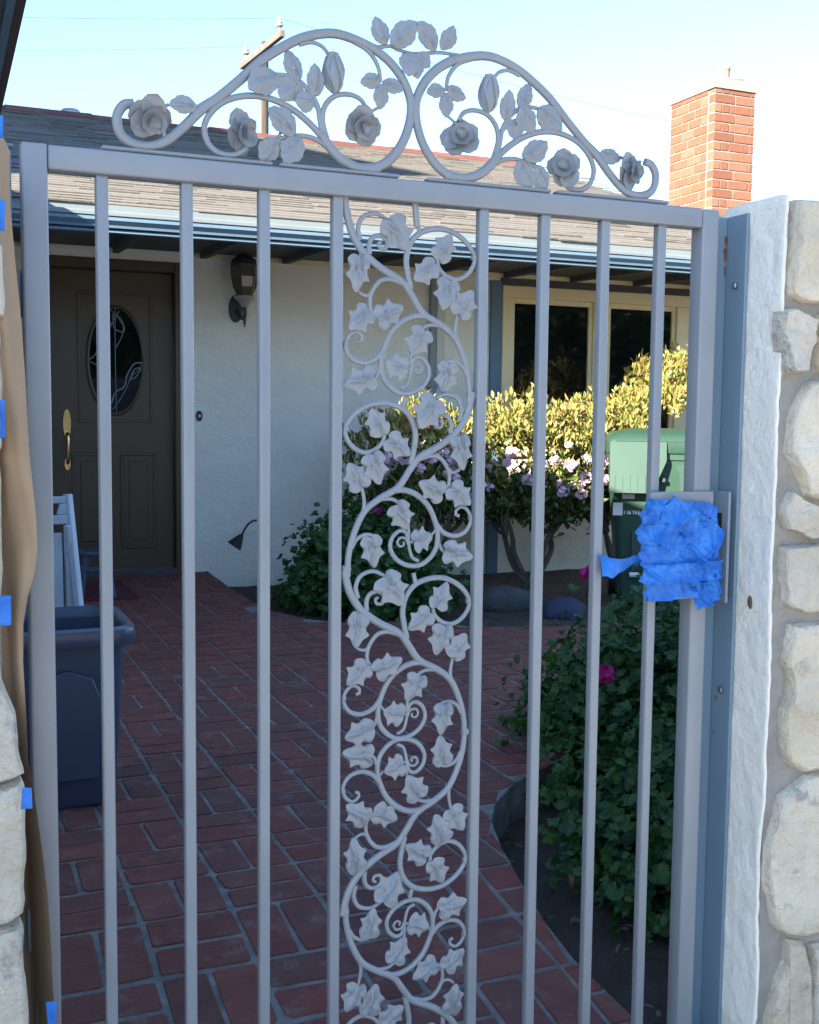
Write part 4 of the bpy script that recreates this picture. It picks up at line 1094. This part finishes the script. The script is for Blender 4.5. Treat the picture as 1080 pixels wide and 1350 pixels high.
ins = MB().prism([(-.085, .06), (.085, .06), (.093, .30), (.07, .36), (0, .385), (-.07, .36), (-.093, .30)], 'y', -.004, .004)
o = part('side_panel', ins.mesh('side_panel', bevel=.003), 'tub_blue', tub, (TX, TY - hy + .036, .03)); o.rotation_euler = (.062, 0, 0)
# white folding chair
CXx, CYy = .50, 5.6
chair = thing('folding_chair', 'white folding chair leaning folded behind the plastic tub', 'chair', (CXx, CYy, 0))
def bar(m, a_, b_, w_, d_):
    m.tube([a_, b_], w_, sides=4, smooth=False, flat=d_ / w_)
for sx in (-.19, .09):
    m = MB(); bar(m, (CXx + sx + (.05 if sx > 0 else -.05), CYy - .02, .0), (CXx + sx, CYy + .10, .745), .026, .02)
    bparts('back_post', m, 'white_plastic', chair, bevel=.004)
for sx in (-.15, .10):
    m = MB(); bar(m, (CXx + sx, CYy + .22, .0), (CXx + sx - .02, CYy + .02, .60), .022, .016)
    bparts('leg', m, 'white_plastic', chair, bevel=.004)
m = MB().prism([(CXx - .19, .70), (CXx + .09, .70), (CXx + .088, .735), (CXx - .188, .735)], 'y', CYy + .085, CYy + .105)
m.prism([(CXx - .19, .60), (CXx + .095, .60), (CXx + .092, .645), (CXx - .19, .645)], 'y', CYy + .07, CYy + .09)
m.prism([(CXx + .035, .645), (CXx + .092, .645), (CXx + .09, .70), (CXx + .05, .70)], 'y', CYy + .078, CYy + .098)
bparts('back_slat', m, 'white_plastic', chair, bevel=.005)
m = MB()
for k in range(5):
    x = CXx - .16 + k * .058
    m.prism([(CYy + .035, .10), (CYy + .053, .10), (CYy + .083, .56), (CYy + .065, .56)], 'x', x, x + .045)
bparts('seat_slat', m, 'white_plastic', chair, bevel=.004)
# step stool
st = thing('step_stool', 'small dark blue step stool on the red doormat', 'stool', (.93, 7.15, 0))
for (a_, b_) in (((.79, 7.02, 0), (.835, 7.08, .27)), ((.99, 7.02, 0), (.945, 7.08, .27)), ((.79, 7.30, 0), (.835, 7.22, .27)), ((.99, 7.30, 0), (.945, 7.22, .27))):
    m = MB(); bar(m, a_, b_, .024, .02); bparts('leg', m, 'stool_blue', st, bevel=.003)
bparts('top', MB().box(.815, .965, 7.05, 7.25, .265, .295), 'stool_blue', st, bevel=.008, seg=2)
bparts('crossbar', MB().box(.825, .955, 7.045, 7.06, .17, .20), 'stool_blue', st, bevel=.003)
# red doormat
dm = tag(MB().add([(x, y, .003 + .0) for x, y in ((.55, 6.98), (1.14, 6.98), (1.14, 7.74), (.55, 7.74))] + [(x, y, .016) for x, y in ((.56, 6.99), (1.13, 6.99), (1.13, 7.73), (.56, 7.73))], [(3, 2, 1, 0), (4, 5, 6, 7), (0, 1, 5, 4), (1, 2, 6, 5), (2, 3, 7, 6), (3, 0, 4, 7)]).build('doormat', MATS['red_mat']), 'dark red doormat lying in front of the door', 'doormat')
# garden light
gl = thing('garden_light', 'black gooseneck garden light with cone shade against the white wall', 'garden light', (2.12, 7.7, -.12))
bparts('gooseneck', MB().tube([(2.14, 7.70, -.14), (2.15, 7.70, .15), (2.14, 7.70, .33), (2.09, 7.70, .392), (2.03, 7.70, .385), (1.985, 7.70, .335), (1.968, 7.70, .295)], .0075, sides=8), 'black', gl, smooth=True)
cone = MB().lathe([(.010, .0), (.016, -.008), (.05, -.085), (.056, -.10), (.05, -.098), (.012, -.02)], (0, 0, 0), 18)
o = part('shade', cone.mesh('shade', smooth=True), 'black', gl, (1.968, 7.70, .30)); o.rotation_euler = (0, .62, 0)

# wheeled green bin
bin_loc = Vector((4.50, 6.46, -.12))
gb = thing('wheelie_bin', 'green wheeled bin with hinged lid and white stencilled number', 'bin', bin_loc, rotz=math.radians(-30))
gb.scale = (1, 1, 1.06)
def lobj(name, m, mt, par, **k):
    return obj(name, m.mesh(name, **k), MATS[mt], par)
BZ = .1
bd = loft([(rrect(.21, .24, .05), .03), (rrect(.215, .245, .055), .05), (rrect(.285, .33, .06), .93), (rrect(.30, .345, .065), .935), (rrect(.30, .345, .065), .985), (rrect(.28, .325, .06), .985), (rrect(.27, .31, .06), .90)], cap1=True)
body_o = lobj('body', bd, 'bin_green', gb, smooth=True, angle=35)
ld_ = loft([(rrect(.312, .36, .075), .975), (rrect(.318, .366, .08), .985), (rrect(.318, .366, .08), 1.055), (rrect(.306, .354, .08), 1.07), (rrect(.27, .30, .09), 1.10), (rrect(.14, .16, .08), 1.125)], cap1=True)
lid_o = lobj('lid', ld_, 'bin_green', gb, smooth=True, angle=35)
lobj('lid_gap', MB().box(-.27, .17, -.371, -.3655, 1.048, 1.057), 'bin_dark', lid_o)
# front hood below the lid
HP = [(-.30, 1.045), (.06, 1.045), (.06, .93), (-.03, .735), (-.30, .735)]
def hy(z): return -.376 - .22 * (1.045 - z)
hood = MB().add([(x, hy(z), z) for x, z in HP] + [(x, -.33, z + .0) for x, z in HP], [(0, 1, 2, 3, 4), (9, 8, 7, 6, 5), (0, 5, 6, 1), (1, 6, 7, 2), (2, 7, 8, 3), (3, 8, 9, 4), (4, 9, 5, 0)])
hood_o = lobj('front_hood', hood, 'bin_green', lid_o)
for k in range(5):
    x = -.275 + k * .048
    m = MB().add([(x, hy(.84) - .004, .84), (x + .009, hy(.84) - .004, .84), (x + .009, hy(.745) - .004, .745), (x, hy(.745) - .004, .745), (x, hy(.84) + .006, .84), (x + .009, hy(.84) + .006, .84), (x + .009, hy(.745) + .006, .745), (x, hy(.745) + .006, .745)], [(0, 1, 2, 3), (7, 6, 5, 4), (0, 4, 5, 1), (1, 5, 6, 2), (2, 6, 7, 3), (3, 7, 4, 0)])
    lobj('rib', m, 'bin_green', hood_o)
lobj('latch', MB().box(.035, .06, -.38, -.335, .80, .825), 'bin_green', hood_o, bevel=.003)
lobj('hand_recess', MB().prism([(.12, .90), (.26, .90), (.255, .66), (.15, .70), (.15, .84)], 'y', -.342, -.30), 'bin_dark', body_o)
lobj('grip_panel', MB().prism([(.165, .86), (.25, .82), (.245, .64), (.165, .64)], 'y', -.347, -.3425), 'bin_green', body_o, bevel=.002)
lobj('front_recess', MB().prism([(-.14, .50), (.0, .50), (.0, .42), (-.04, .42), (-.04, .24), (-.14, .24)], 'y', -.305, -.28), 'bin_dark', body_o)
lobj('bar', MB().tube([(-.15, -.30, .215), (.05, -.30, .215)], .016, sides=8), 'white_print', body_o, smooth=True)
for sx in (-.23, .23):
    w_ = MB().lathe([(.03, -.03), (.12, -.03), (.13, -.015), (.13, .015), (.12, .03), (.03, .03)], (0, 0, 0), 20)
    w_.v = [(z + sx, y + .25, x + .13) for x, y, z in w_.v]
    lobj('wheel', w_, 'black', gb, smooth=True)
def text_mesh(s, size):
    c = bpy.data.curves.new('print', 'FONT'); c.body = s; c.size = size; c.align_x = 'LEFT'; c.extrude = .0006; c.offset = .0012
    o_ = bpy.data.objects.new('print', c); COL.objects.link(o_)
    dg = bpy.context.evaluated_depsgraph_get(); me_ = bpy.data.meshes.new_from_object(o_.evaluated_get(dg))
    bpy.data.objects.remove(o_); bpy.data.curves.remove(c)
    return me_
tilt = math.atan2(.085, .88)
def front_y(z): return -(.245 + .085 * (z - .05) / .88)
tm = text_mesh('H240215', .09)
tx = obj('stencil_number', tm, MATS['white_print'], body_o, loc=(-.198, front_y(.60) - .003, .595), rot=(math.pi / 2 - tilt, 0, 0), scale=(.44, 1, 1))
for nm, x0, x1, z0, z1 in (('sticker', -.268, -.205, .585, .665), ('sticker', -.21, -.13, .69, .72)):
    m = MB().add([(x0, front_y(z0) - .002, z0), (x1, front_y(z0) - .002, z0), (x1, front_y(z1) - .002, z1), (x0, front_y(z1) - .002, z1)], [(0, 1, 2, 3)])
    lobj(nm, m, 'white_print', body_o)

# rocks on the soil
def rock(name, label, c, s, mt, seed):
    bm = bmesh.new(); bmesh.ops.create_icosphere(bm, subdivisions=3, radius=1)
    f = vnoise(seed)
    for v in bm.verts:
        d = 1 + .35 * (float(f(np.array(v.co.x * 2 + 8), np.array(v.co.y * 2 + v.co.z * 1.3 + 8))) - .5)
        v.co = Vector((v.co.x * s[0] * d, v.co.y * s[1] * d, max(v.co.z * s[2] * d, -.3 * s[2])))
    for f_ in bm.faces: f_.smooth = True
    me_ = bpy.data.meshes.new(name); bm.to_mesh(me_); bm.free()
    tag(obj(name, me_, MATS[mt], loc=c), label, 'rock')
rock('rock', 'dark bluish rock on the soil behind the brick path', (3.65, 6.15, -.10), (.14, .11, .10), 'rock_blue', 4)
rock('rock', 'dull brown rounded rock under the flowering hedge', (3.45, 6.55, -.10), (.20, .15, .13), 'rock_dark', 9)

# ---------------------------------------------------------------- utility pole and wires
pole = thing('utility_pole', 'weathered wooden utility pole with crossarm behind the roof', 'utility pole', (7.68, 27.85, -.19))
m = MB().lathe([(.115, 0), (.09, 10.4)], (7.70, 27.80, -.19), 12)
bparts('pole', m, 'wood_pole', pole, smooth=True)
bparts('crossarm', MB().add([(7.44, 29.3, 9.93), (7.56, 29.3, 9.93), (7.80, 26.4, 9.93), (7.68, 26.4, 9.93), (7.44, 29.3, 10.09), (7.56, 29.3, 10.09), (7.80, 26.4, 10.09), (7.68, 26.4, 10.09)], [(3, 2, 1, 0), (4, 5, 6, 7), (0, 1, 5, 4), (1, 2, 6, 5), (2, 3, 7, 6), (3, 0, 4, 7)]), 'arm_wood', pole, bevel=.01)
bparts('brace', MB().tube([(7.61, 28.5, 9.95), (7.67, 27.9, 9.2)], .02, sides=6), 'arm_wood', pole)
for (x, y) in ((7.53, 29.0), (7.73, 26.65)):
    i_ = MB().lathe([(.02, 0), (.02, .12), (.06, .125), (.10, .16), (.10, .18), (.05, .20), (.085, .235), (.085, .25), (.045, .27), (.05, .34), (.03, .36)], (x, y, 10.09), 12)
    bparts('insulator', i_, 'porcelain', pole, smooth=True)
def wire(label, a_, b_, sag, r=.010):
    P = []
    for k in range(25):
        t_ = k / 24; p = Vector(a_).lerp(Vector(b_), t_); p.z -= sag * 4 * t_ * (1 - t_); P.append(p)
    tag(MB().tube(P, r, sides=5, smooth=False).build('power_line', MATS['wire']), label, 'wire')
wire('upper thin power line running left from the pole', (7.73, 26.65, 10.43), (-12, 31.2, 10.1), .35, .006)
wire('lower thin power line running left from the pole', (7.53, 29.0, 10.43), (-12, 34.5, 10.1), .35, .006)
wire('thin power line sagging right from the pole towards the chimney', (7.73, 26.65, 10.43), (34, 33.0, 11.0), .5, .005)

# ---------------------------------------------------------------- plants
def leaf_cloud(name, C, Nrm, size, T, TF, mt, parent=None, up_bias=None, seed=1, kind='stuff', wloc=None):
    """C (n,3) centres, Nrm (n,3) face normals, size (n,), T (k,3) template in (u, v, normal) space"""
    r = np.random.default_rng(seed); n = len(C)
    Nrm = Nrm / np.linalg.norm(Nrm, axis=1, keepdims=True)
    a_ = r.normal(size=(n, 3)) if up_bias is None else up_bias + r.normal(size=(n, 3)) * .45
    U = a_ - Nrm * np.sum(a_ * Nrm, 1, keepdims=True); U /= np.linalg.norm(U, axis=1, keepdims=True) + 1e-9
    V_ = np.cross(Nrm, U)
    P = C[:, None, :] + size[:, None, None] * (T[None, :, 0:1] * V_[:, None, :] + T[None, :, 1:2] * U[:, None, :] + T[None, :, 2:3] * Nrm[:, None, :])
    k = len(T)
    F = (TF[None] + (np.arange(n) * k)[:, None, None]).reshape(-1, TF.shape[1])
    at = {'rnd': np.repeat(r.random(n), k)}
    me = mesh_np(name, P.reshape(-1, 3), F, at, smooth=False)
    o = part(name, me, mt, parent)
    return tag(o, kind=kind)

# geranium leaf: scalloped round cup;  hawthorn leaf: folded oval
lob = [(.50, -.02), (.42, .10), (.52, .03), (.43, -.06), (.50, .07), (.40, -.05), (.48, .06)]
GT = [(0, -.12, -.14)]
for i, (q, w_) in enumerate(lob):
    a_ = math.pi * (-.86 + 1.72 * i / (len(lob) - 1))
    GT.append((q * math.sin(a_), q * math.cos(a_) - .02, w_))
    if i < len(lob) - 1:
        a2 = a_ + math.pi * .86 / (len(lob) - 1)
        GT.append((.40 * math.sin(a2), .40 * math.cos(a2) - .02, -.02))
GF = [(0, 1 + i, 2 + i) for i in range(len(GT) - 2)]
GT, GF = np.array(GT), np.array(GF)
HT = np.array([(0, 0, 0), (.19, .35, .05), (0, .4, -.02), (-.19, .35, .05), (.15, .72, .03), (0, 1, -.03), (-.15, .72, .03), (0, .72, -.03)])
HF = np.array([(0, 1, 2, 2), (0, 2, 3, 3), (1, 4, 7, 2), (2, 7, 6, 3), (4, 5, 7, 7), (7, 5, 6, 6)])
HF = np.array([(0, 1, 2), (0, 2, 3), (1, 4, 7), (1, 7, 2), (2, 7, 6), (2, 6, 3), (4, 5, 7), (7, 5, 6)])

def mound(n_clump, per, c, rad, seed, zmin, spread=.09, lump=.25, inner=.35):
    r = np.random.default_rng(seed)
    d = r.normal(size=(n_clump, 3)); d[:, 2] = np.abs(d[:, 2]) * 1.0 - .12; d /= np.linalg.norm(d, axis=1, keepdims=True)
    rr = (1 - inner * r.random(n_clump) ** 2) * (1 + lump * (r.random(n_clump) - .6))
    cc = np.array(c) + d * rr[:, None] * np.array(rad)
    C = np.repeat(cc, per, 0) + r.normal(size=(n_clump * per, 3)) * spread
    D = np.repeat(d / np.array(rad), per, 0); D /= np.linalg.norm(D, axis=1, keepdims=True)
    N = D * .7 + np.array((0, -.1, .55)) + r.normal(size=C.shape) * .6
    keep = C[:, 2] > zmin
    return C[keep], N[keep], cc, d

def stems(parent, base, tips, r0, r1, mt, seed):
    r = random.Random(seed); m = MB()
    for t_ in tips:
        b = (base[0] + r.uniform(-.06, .06), base[1] + r.uniform(-.06, .06), base[2])
        mid = tuple(b[i] + (t_[i] - b[i]) * .5 + (r.uniform(-.05, .05) if i < 2 else .03) for i in range(3))
        m.tube([b, mid, t_], r0, r1, sides=5, sub=4)
    return bparts('stem', m, mt, parent, smooth=True)

def flower_head(parent, c, s, mt, seed, n=26):
    r = np.random.default_rng(seed)
    d = r.normal(size=(n, 3)); d /= np.linalg.norm(d, axis=1, keepdims=True); d[:, 2] *= .8
    C = np.array(c) + d * s * .75
    k = 5
    T = np.array([(0, 0, -.05)] + [(.5 * math.cos(2 * math.pi * i / k), .5 * math.sin(2 * math.pi * i / k), .06) for i in range(k)])
    F = np.array([(0, 1 + i, 1 + (i + 1) % k) for i in range(k)])
    n_ = d + r.normal(size=d.shape) * .35
    o = leaf_cloud('flower', C, n_, np.full(n, s * .95), T, F, mt, parent, seed=seed, kind=None)
    return o

# big geranium right of the path
gr = thing('geranium_bush', 'large dark green geranium bush with magenta blooms right of the path', 'bush', (2.55, 3.05, -.12))
C, N, cc, d = mound(760, 16, (2.70, 2.95, -.10), (.90, 1.0, .67), 21, -.10, spread=.07)
C2, N2, cc2, d2 = mound(190, 15, (2.30, 3.42, -.05), (.32, .40, .40), 22, -.08, spread=.06)
C3, N3, cc3, d3 = mound(170, 15, (2.06, 2.55, -.12), (.32, .45, .40), 23, -.10, spread=.06)
C4, N4, cc4, d4 = mound(150, 15, (1.88, 2.38, -.14), (.30, .40, .34), 24, -.12, spread=.06)
C = np.concatenate([C, C2, C3, C4]); N = np.concatenate([N, N2, N3, N4])
leaf_cloud('foliage', C, N, nprng.uniform(.020, .060, len(C)), GT, GF, 'geranium_leaf', gr, seed=3)
dl = nprng.choice(len(C), 90, replace=False)
leaf_cloud('dry_leaf', C[dl] + nprng.normal(size=(90, 3)) * .02, N[dl], nprng.uniform(.02, .045, 90), GT, GF, 'dry_leaf', gr, seed=8)
stems(gr, (2.4, 2.9, -.14), [tuple(p) for p in cc[::9]], .009, .004, 'stem_green', 4)
FL = [(2.30, 3.70, .55), (1.89, 2.93, .36), (1.96, 2.57, .46), (1.78, 2.33, .40), (2.9, 3.1, .62), (2.75, 2.5, .50)]
for i, (x, y, z) in enumerate(FL):
    flower_head(gr, (x, y, z), .034, 'geranium_flower', 40 + i)

# smaller geranium against the house wall
gl2 = thing('geranium_bush', 'smaller dark geranium bush against the white house wall', 'bush', (2.55, 6.9, -.12))
C, N, cc, d = mound(330, 15, (2.58, 6.85, -.10), (.52, .62, .62), 31, -.10, spread=.065)
leaf_cloud('foliage', C, N, nprng.uniform(.035, .066, len(C)), GT, GF, 'geranium_leaf', gl2, seed=5)
stems(gl2, (2.55, 6.9, -.14), [tuple(p) for p in cc[::9]], .009, .004, 'stem_green', 6)
for i, (x, y, z) in enumerate([(2.62, 6.75, .53), (3.0, 6.6, .12)]): flower_head(gl2, (x, y, z), .03, 'geranium_flower', 50 + i)

# flowering hedge of hawthorn shrubs under the window
def hawthorn(label, bx, by, rx, ry, zc, rz, seed, n, tall=0.0, nf=10, trunks=5):
    r = np.random.default_rng(seed); rr = random.Random(seed)
    t = thing('hawthorn_shrub', label, 'shrub', (bx, by, -.12), group='flowering shrubs under the window')
    m = MB()
    for k in range(trunks):
        a_ = 2 * math.pi * k / trunks + rr.uniform(-.4, .4)
        ex, ey = bx + math.cos(a_) * rx * rr.uniform(.35, .75), by + math.sin(a_) * ry * .6
        kx, ky = bx + math.cos(a_) * rx * .22 + rr.uniform(-.06, .06), by + math.sin(a_) * ry * .18
        m.tube([(bx + rr.uniform(-.05, .05), by + rr.uniform(-.05, .05), -.14), (kx, ky, .08 + rr.uniform(-.05, .08)), ((kx + ex) / 2 + rr.uniform(-.05, .05), (ky + ey) / 2, .30), (ex, ey, .62)], .028, .011, sides=7, sub=5)
        for q in range(3):
            fx = bx + math.cos(a_ + rr.uniform(-.6, .6)) * rx * rr.uniform(.5, .95); fy = by + math.sin(a_) * ry * rr.uniform(.4, .9)
            m.tube([((kx + ex) / 2, (ky + ey) / 2, .30), ((ex + fx) / 2, (ey + fy) / 2, .45 + rr.uniform(-.06, .06)), (fx, fy, .7 + rr.uniform(-.1, .15))], .012, .005, sides=5, sub=4)
    bparts('trunk', m, 'bark', t, smooth=True)
    # twigs: leaves in rosettes round upright shoots
    ns = n
    u = r.random((ns, 3)) * 2 - 1
    dd = r.normal(size=(ns, 3)); dd /= np.linalg.norm(dd, axis=1, keepdims=True)
    q = 1 - .5 * r.random(ns) ** 1.6
    P = np.stack([bx + dd[:, 0] * rx * q, by + dd[:, 1] * ry * q, zc + np.sign(dd[:, 2]) * np.abs(dd[:, 2]) ** .6 * rz * q], 1)
    P[:, 2] += .05 * np.sin(P[:, 0] * 9 + seed) + .04 * np.sin(P[:, 0] * 23) + tall * np.clip((P[:, 0] - bx + .25) / rx, 0, 1) ** 1.3 * (dd[:, 2] > 0)
    per = 9
    C = np.repeat(P, per, 0) + r.normal(size=(ns * per, 3)) * np.array((.022, .022, .03))
    out = r.normal(size=C.shape); out[:, 2] = np.abs(out[:, 2]) * .8 + .25
    upb = np.repeat(dd * .6 + np.array((0, 0, .75)), per, 0) + out * .35
    nn = r.normal(size=C.shape); nn[:, 1] -= .6
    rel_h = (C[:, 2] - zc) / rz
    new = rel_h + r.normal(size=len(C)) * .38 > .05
    sz = r.uniform(.034, .066, len(C))
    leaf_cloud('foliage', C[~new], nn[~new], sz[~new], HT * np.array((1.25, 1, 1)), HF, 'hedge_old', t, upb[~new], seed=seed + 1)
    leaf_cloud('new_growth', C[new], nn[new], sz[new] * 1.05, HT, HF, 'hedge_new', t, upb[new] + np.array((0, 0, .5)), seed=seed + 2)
    for k in range(nf):
        x = bx + rr.uniform(-.9, .9) * rx
        z = zc + rz * rr.uniform(-.45, .35)
        w_ = math.sqrt(max(0, 1 - ((x - bx) / rx) ** 2 * .9))
        flower_head(t, (x, by - ry * w_ * rr.uniform(.9, 1.05), z), .030 + .020 * rr.random(), 'hawthorn_flower', seed * 10 + k, n=20)
    return t
hawthorn('flowering shrub with bronze tips at the left end of the hedge', 3.10, 7.25, .55, .40, .78, .40, 61, 700, nf=20)
hawthorn('flowering shrub with golden tips below the left window pane', 3.95, 7.15, .62, .42, .80, .44, 62, 900, nf=30)
hawthorn('taller flowering shrub with golden tips behind the green bin', 4.85, 7.20, .66, .42, .82, .45, 63, 1100, tall=.42, nf=14)
hawthorn('flowering shrub at the right end of the hedge', 6.0, 7.0, .55, .40, .85, .48, 64, 520, tall=.1, nf=4)

# street trees behind the camera (they show only as dark reflections in the panes)
def street_tree(label, x, y, h, rad, seed):
    t = thing('street_tree', label, 'tree', (x, y, -.235), group='street trees behind the viewer')
    r = np.random.default_rng(seed)
    m = MB().tube([(x, y, -.45), (x + .1, y, h * .3), (x - .1, y + .1, h * .6)], .22, .12, sides=9)
    for k in range(6):
        a_ = k * 1.05; m.tube([(x, y, h * .3), (x + math.cos(a_) * rad * .4, y + math.sin(a_) * rad * .4, h * .5), (x + math.cos(a_) * rad * .7, y + math.sin(a_) * rad * .7, h * .68)], .09, .03, sides=6)
    bparts('trunk', m, 'bark', t, smooth=True)
    C, N, cc, d = mound(260, 26, (x, y, h * .45), (rad, rad, h * .52), seed, .8, spread=.32, inner=.7)
    low = C.copy(); low[:, 2] = 2 * h * .45 - low[:, 2] + .6
    C = np.concatenate([C, low[low[:, 2] > .7]]); N = np.concatenate([N, N[low[:, 2] > .7]])
    leaf_cloud('crown', C, N, r.uniform(.16, .30, len(C)), HT * np.array((1.6, 1, 1)), HF, 'hedge_old', t, seed=seed)
street_tree('broad street tree behind the viewer opposite the front door', 3.5, -13, 6.0, 3.6, 71)
street_tree('street tree behind the viewer opposite the window', 11, -10.5, 6.5, 3.8, 72)
street_tree('street tree behind the viewer farther along the street', 18, -13, 6.5, 4.0, 73)

# leaf litter and clods on the soil
lit = np.concatenate([np.stack([nprng.uniform(1.35, 3.2, 500), nprng.uniform(1.85, 3.6, 500), np.full(500, -.105)], 1), np.stack([nprng.uniform(1.85, 5.2, 900), nprng.uniform(5.3, 7.9, 900), np.full(900, -.098)], 1)])
keep = np.array([not inside(PATH, p[0], p[1]) for p in lit])
lit = lit[keep]
nn = nprng.normal(size=lit.shape) * .4 + np.array((0, 0, 1.0))
mat('leaf_litter', (.07, .05, .03), (.12, .085, .05), rough=.9, rnd=.4)
tag(leaf_cloud('leaf_litter', lit, nn, nprng.uniform(.015, .04, len(lit)), HT, HF, 'leaf_litter', seed=9), 'dry leaf litter scattered over the soil beds', 'litter')
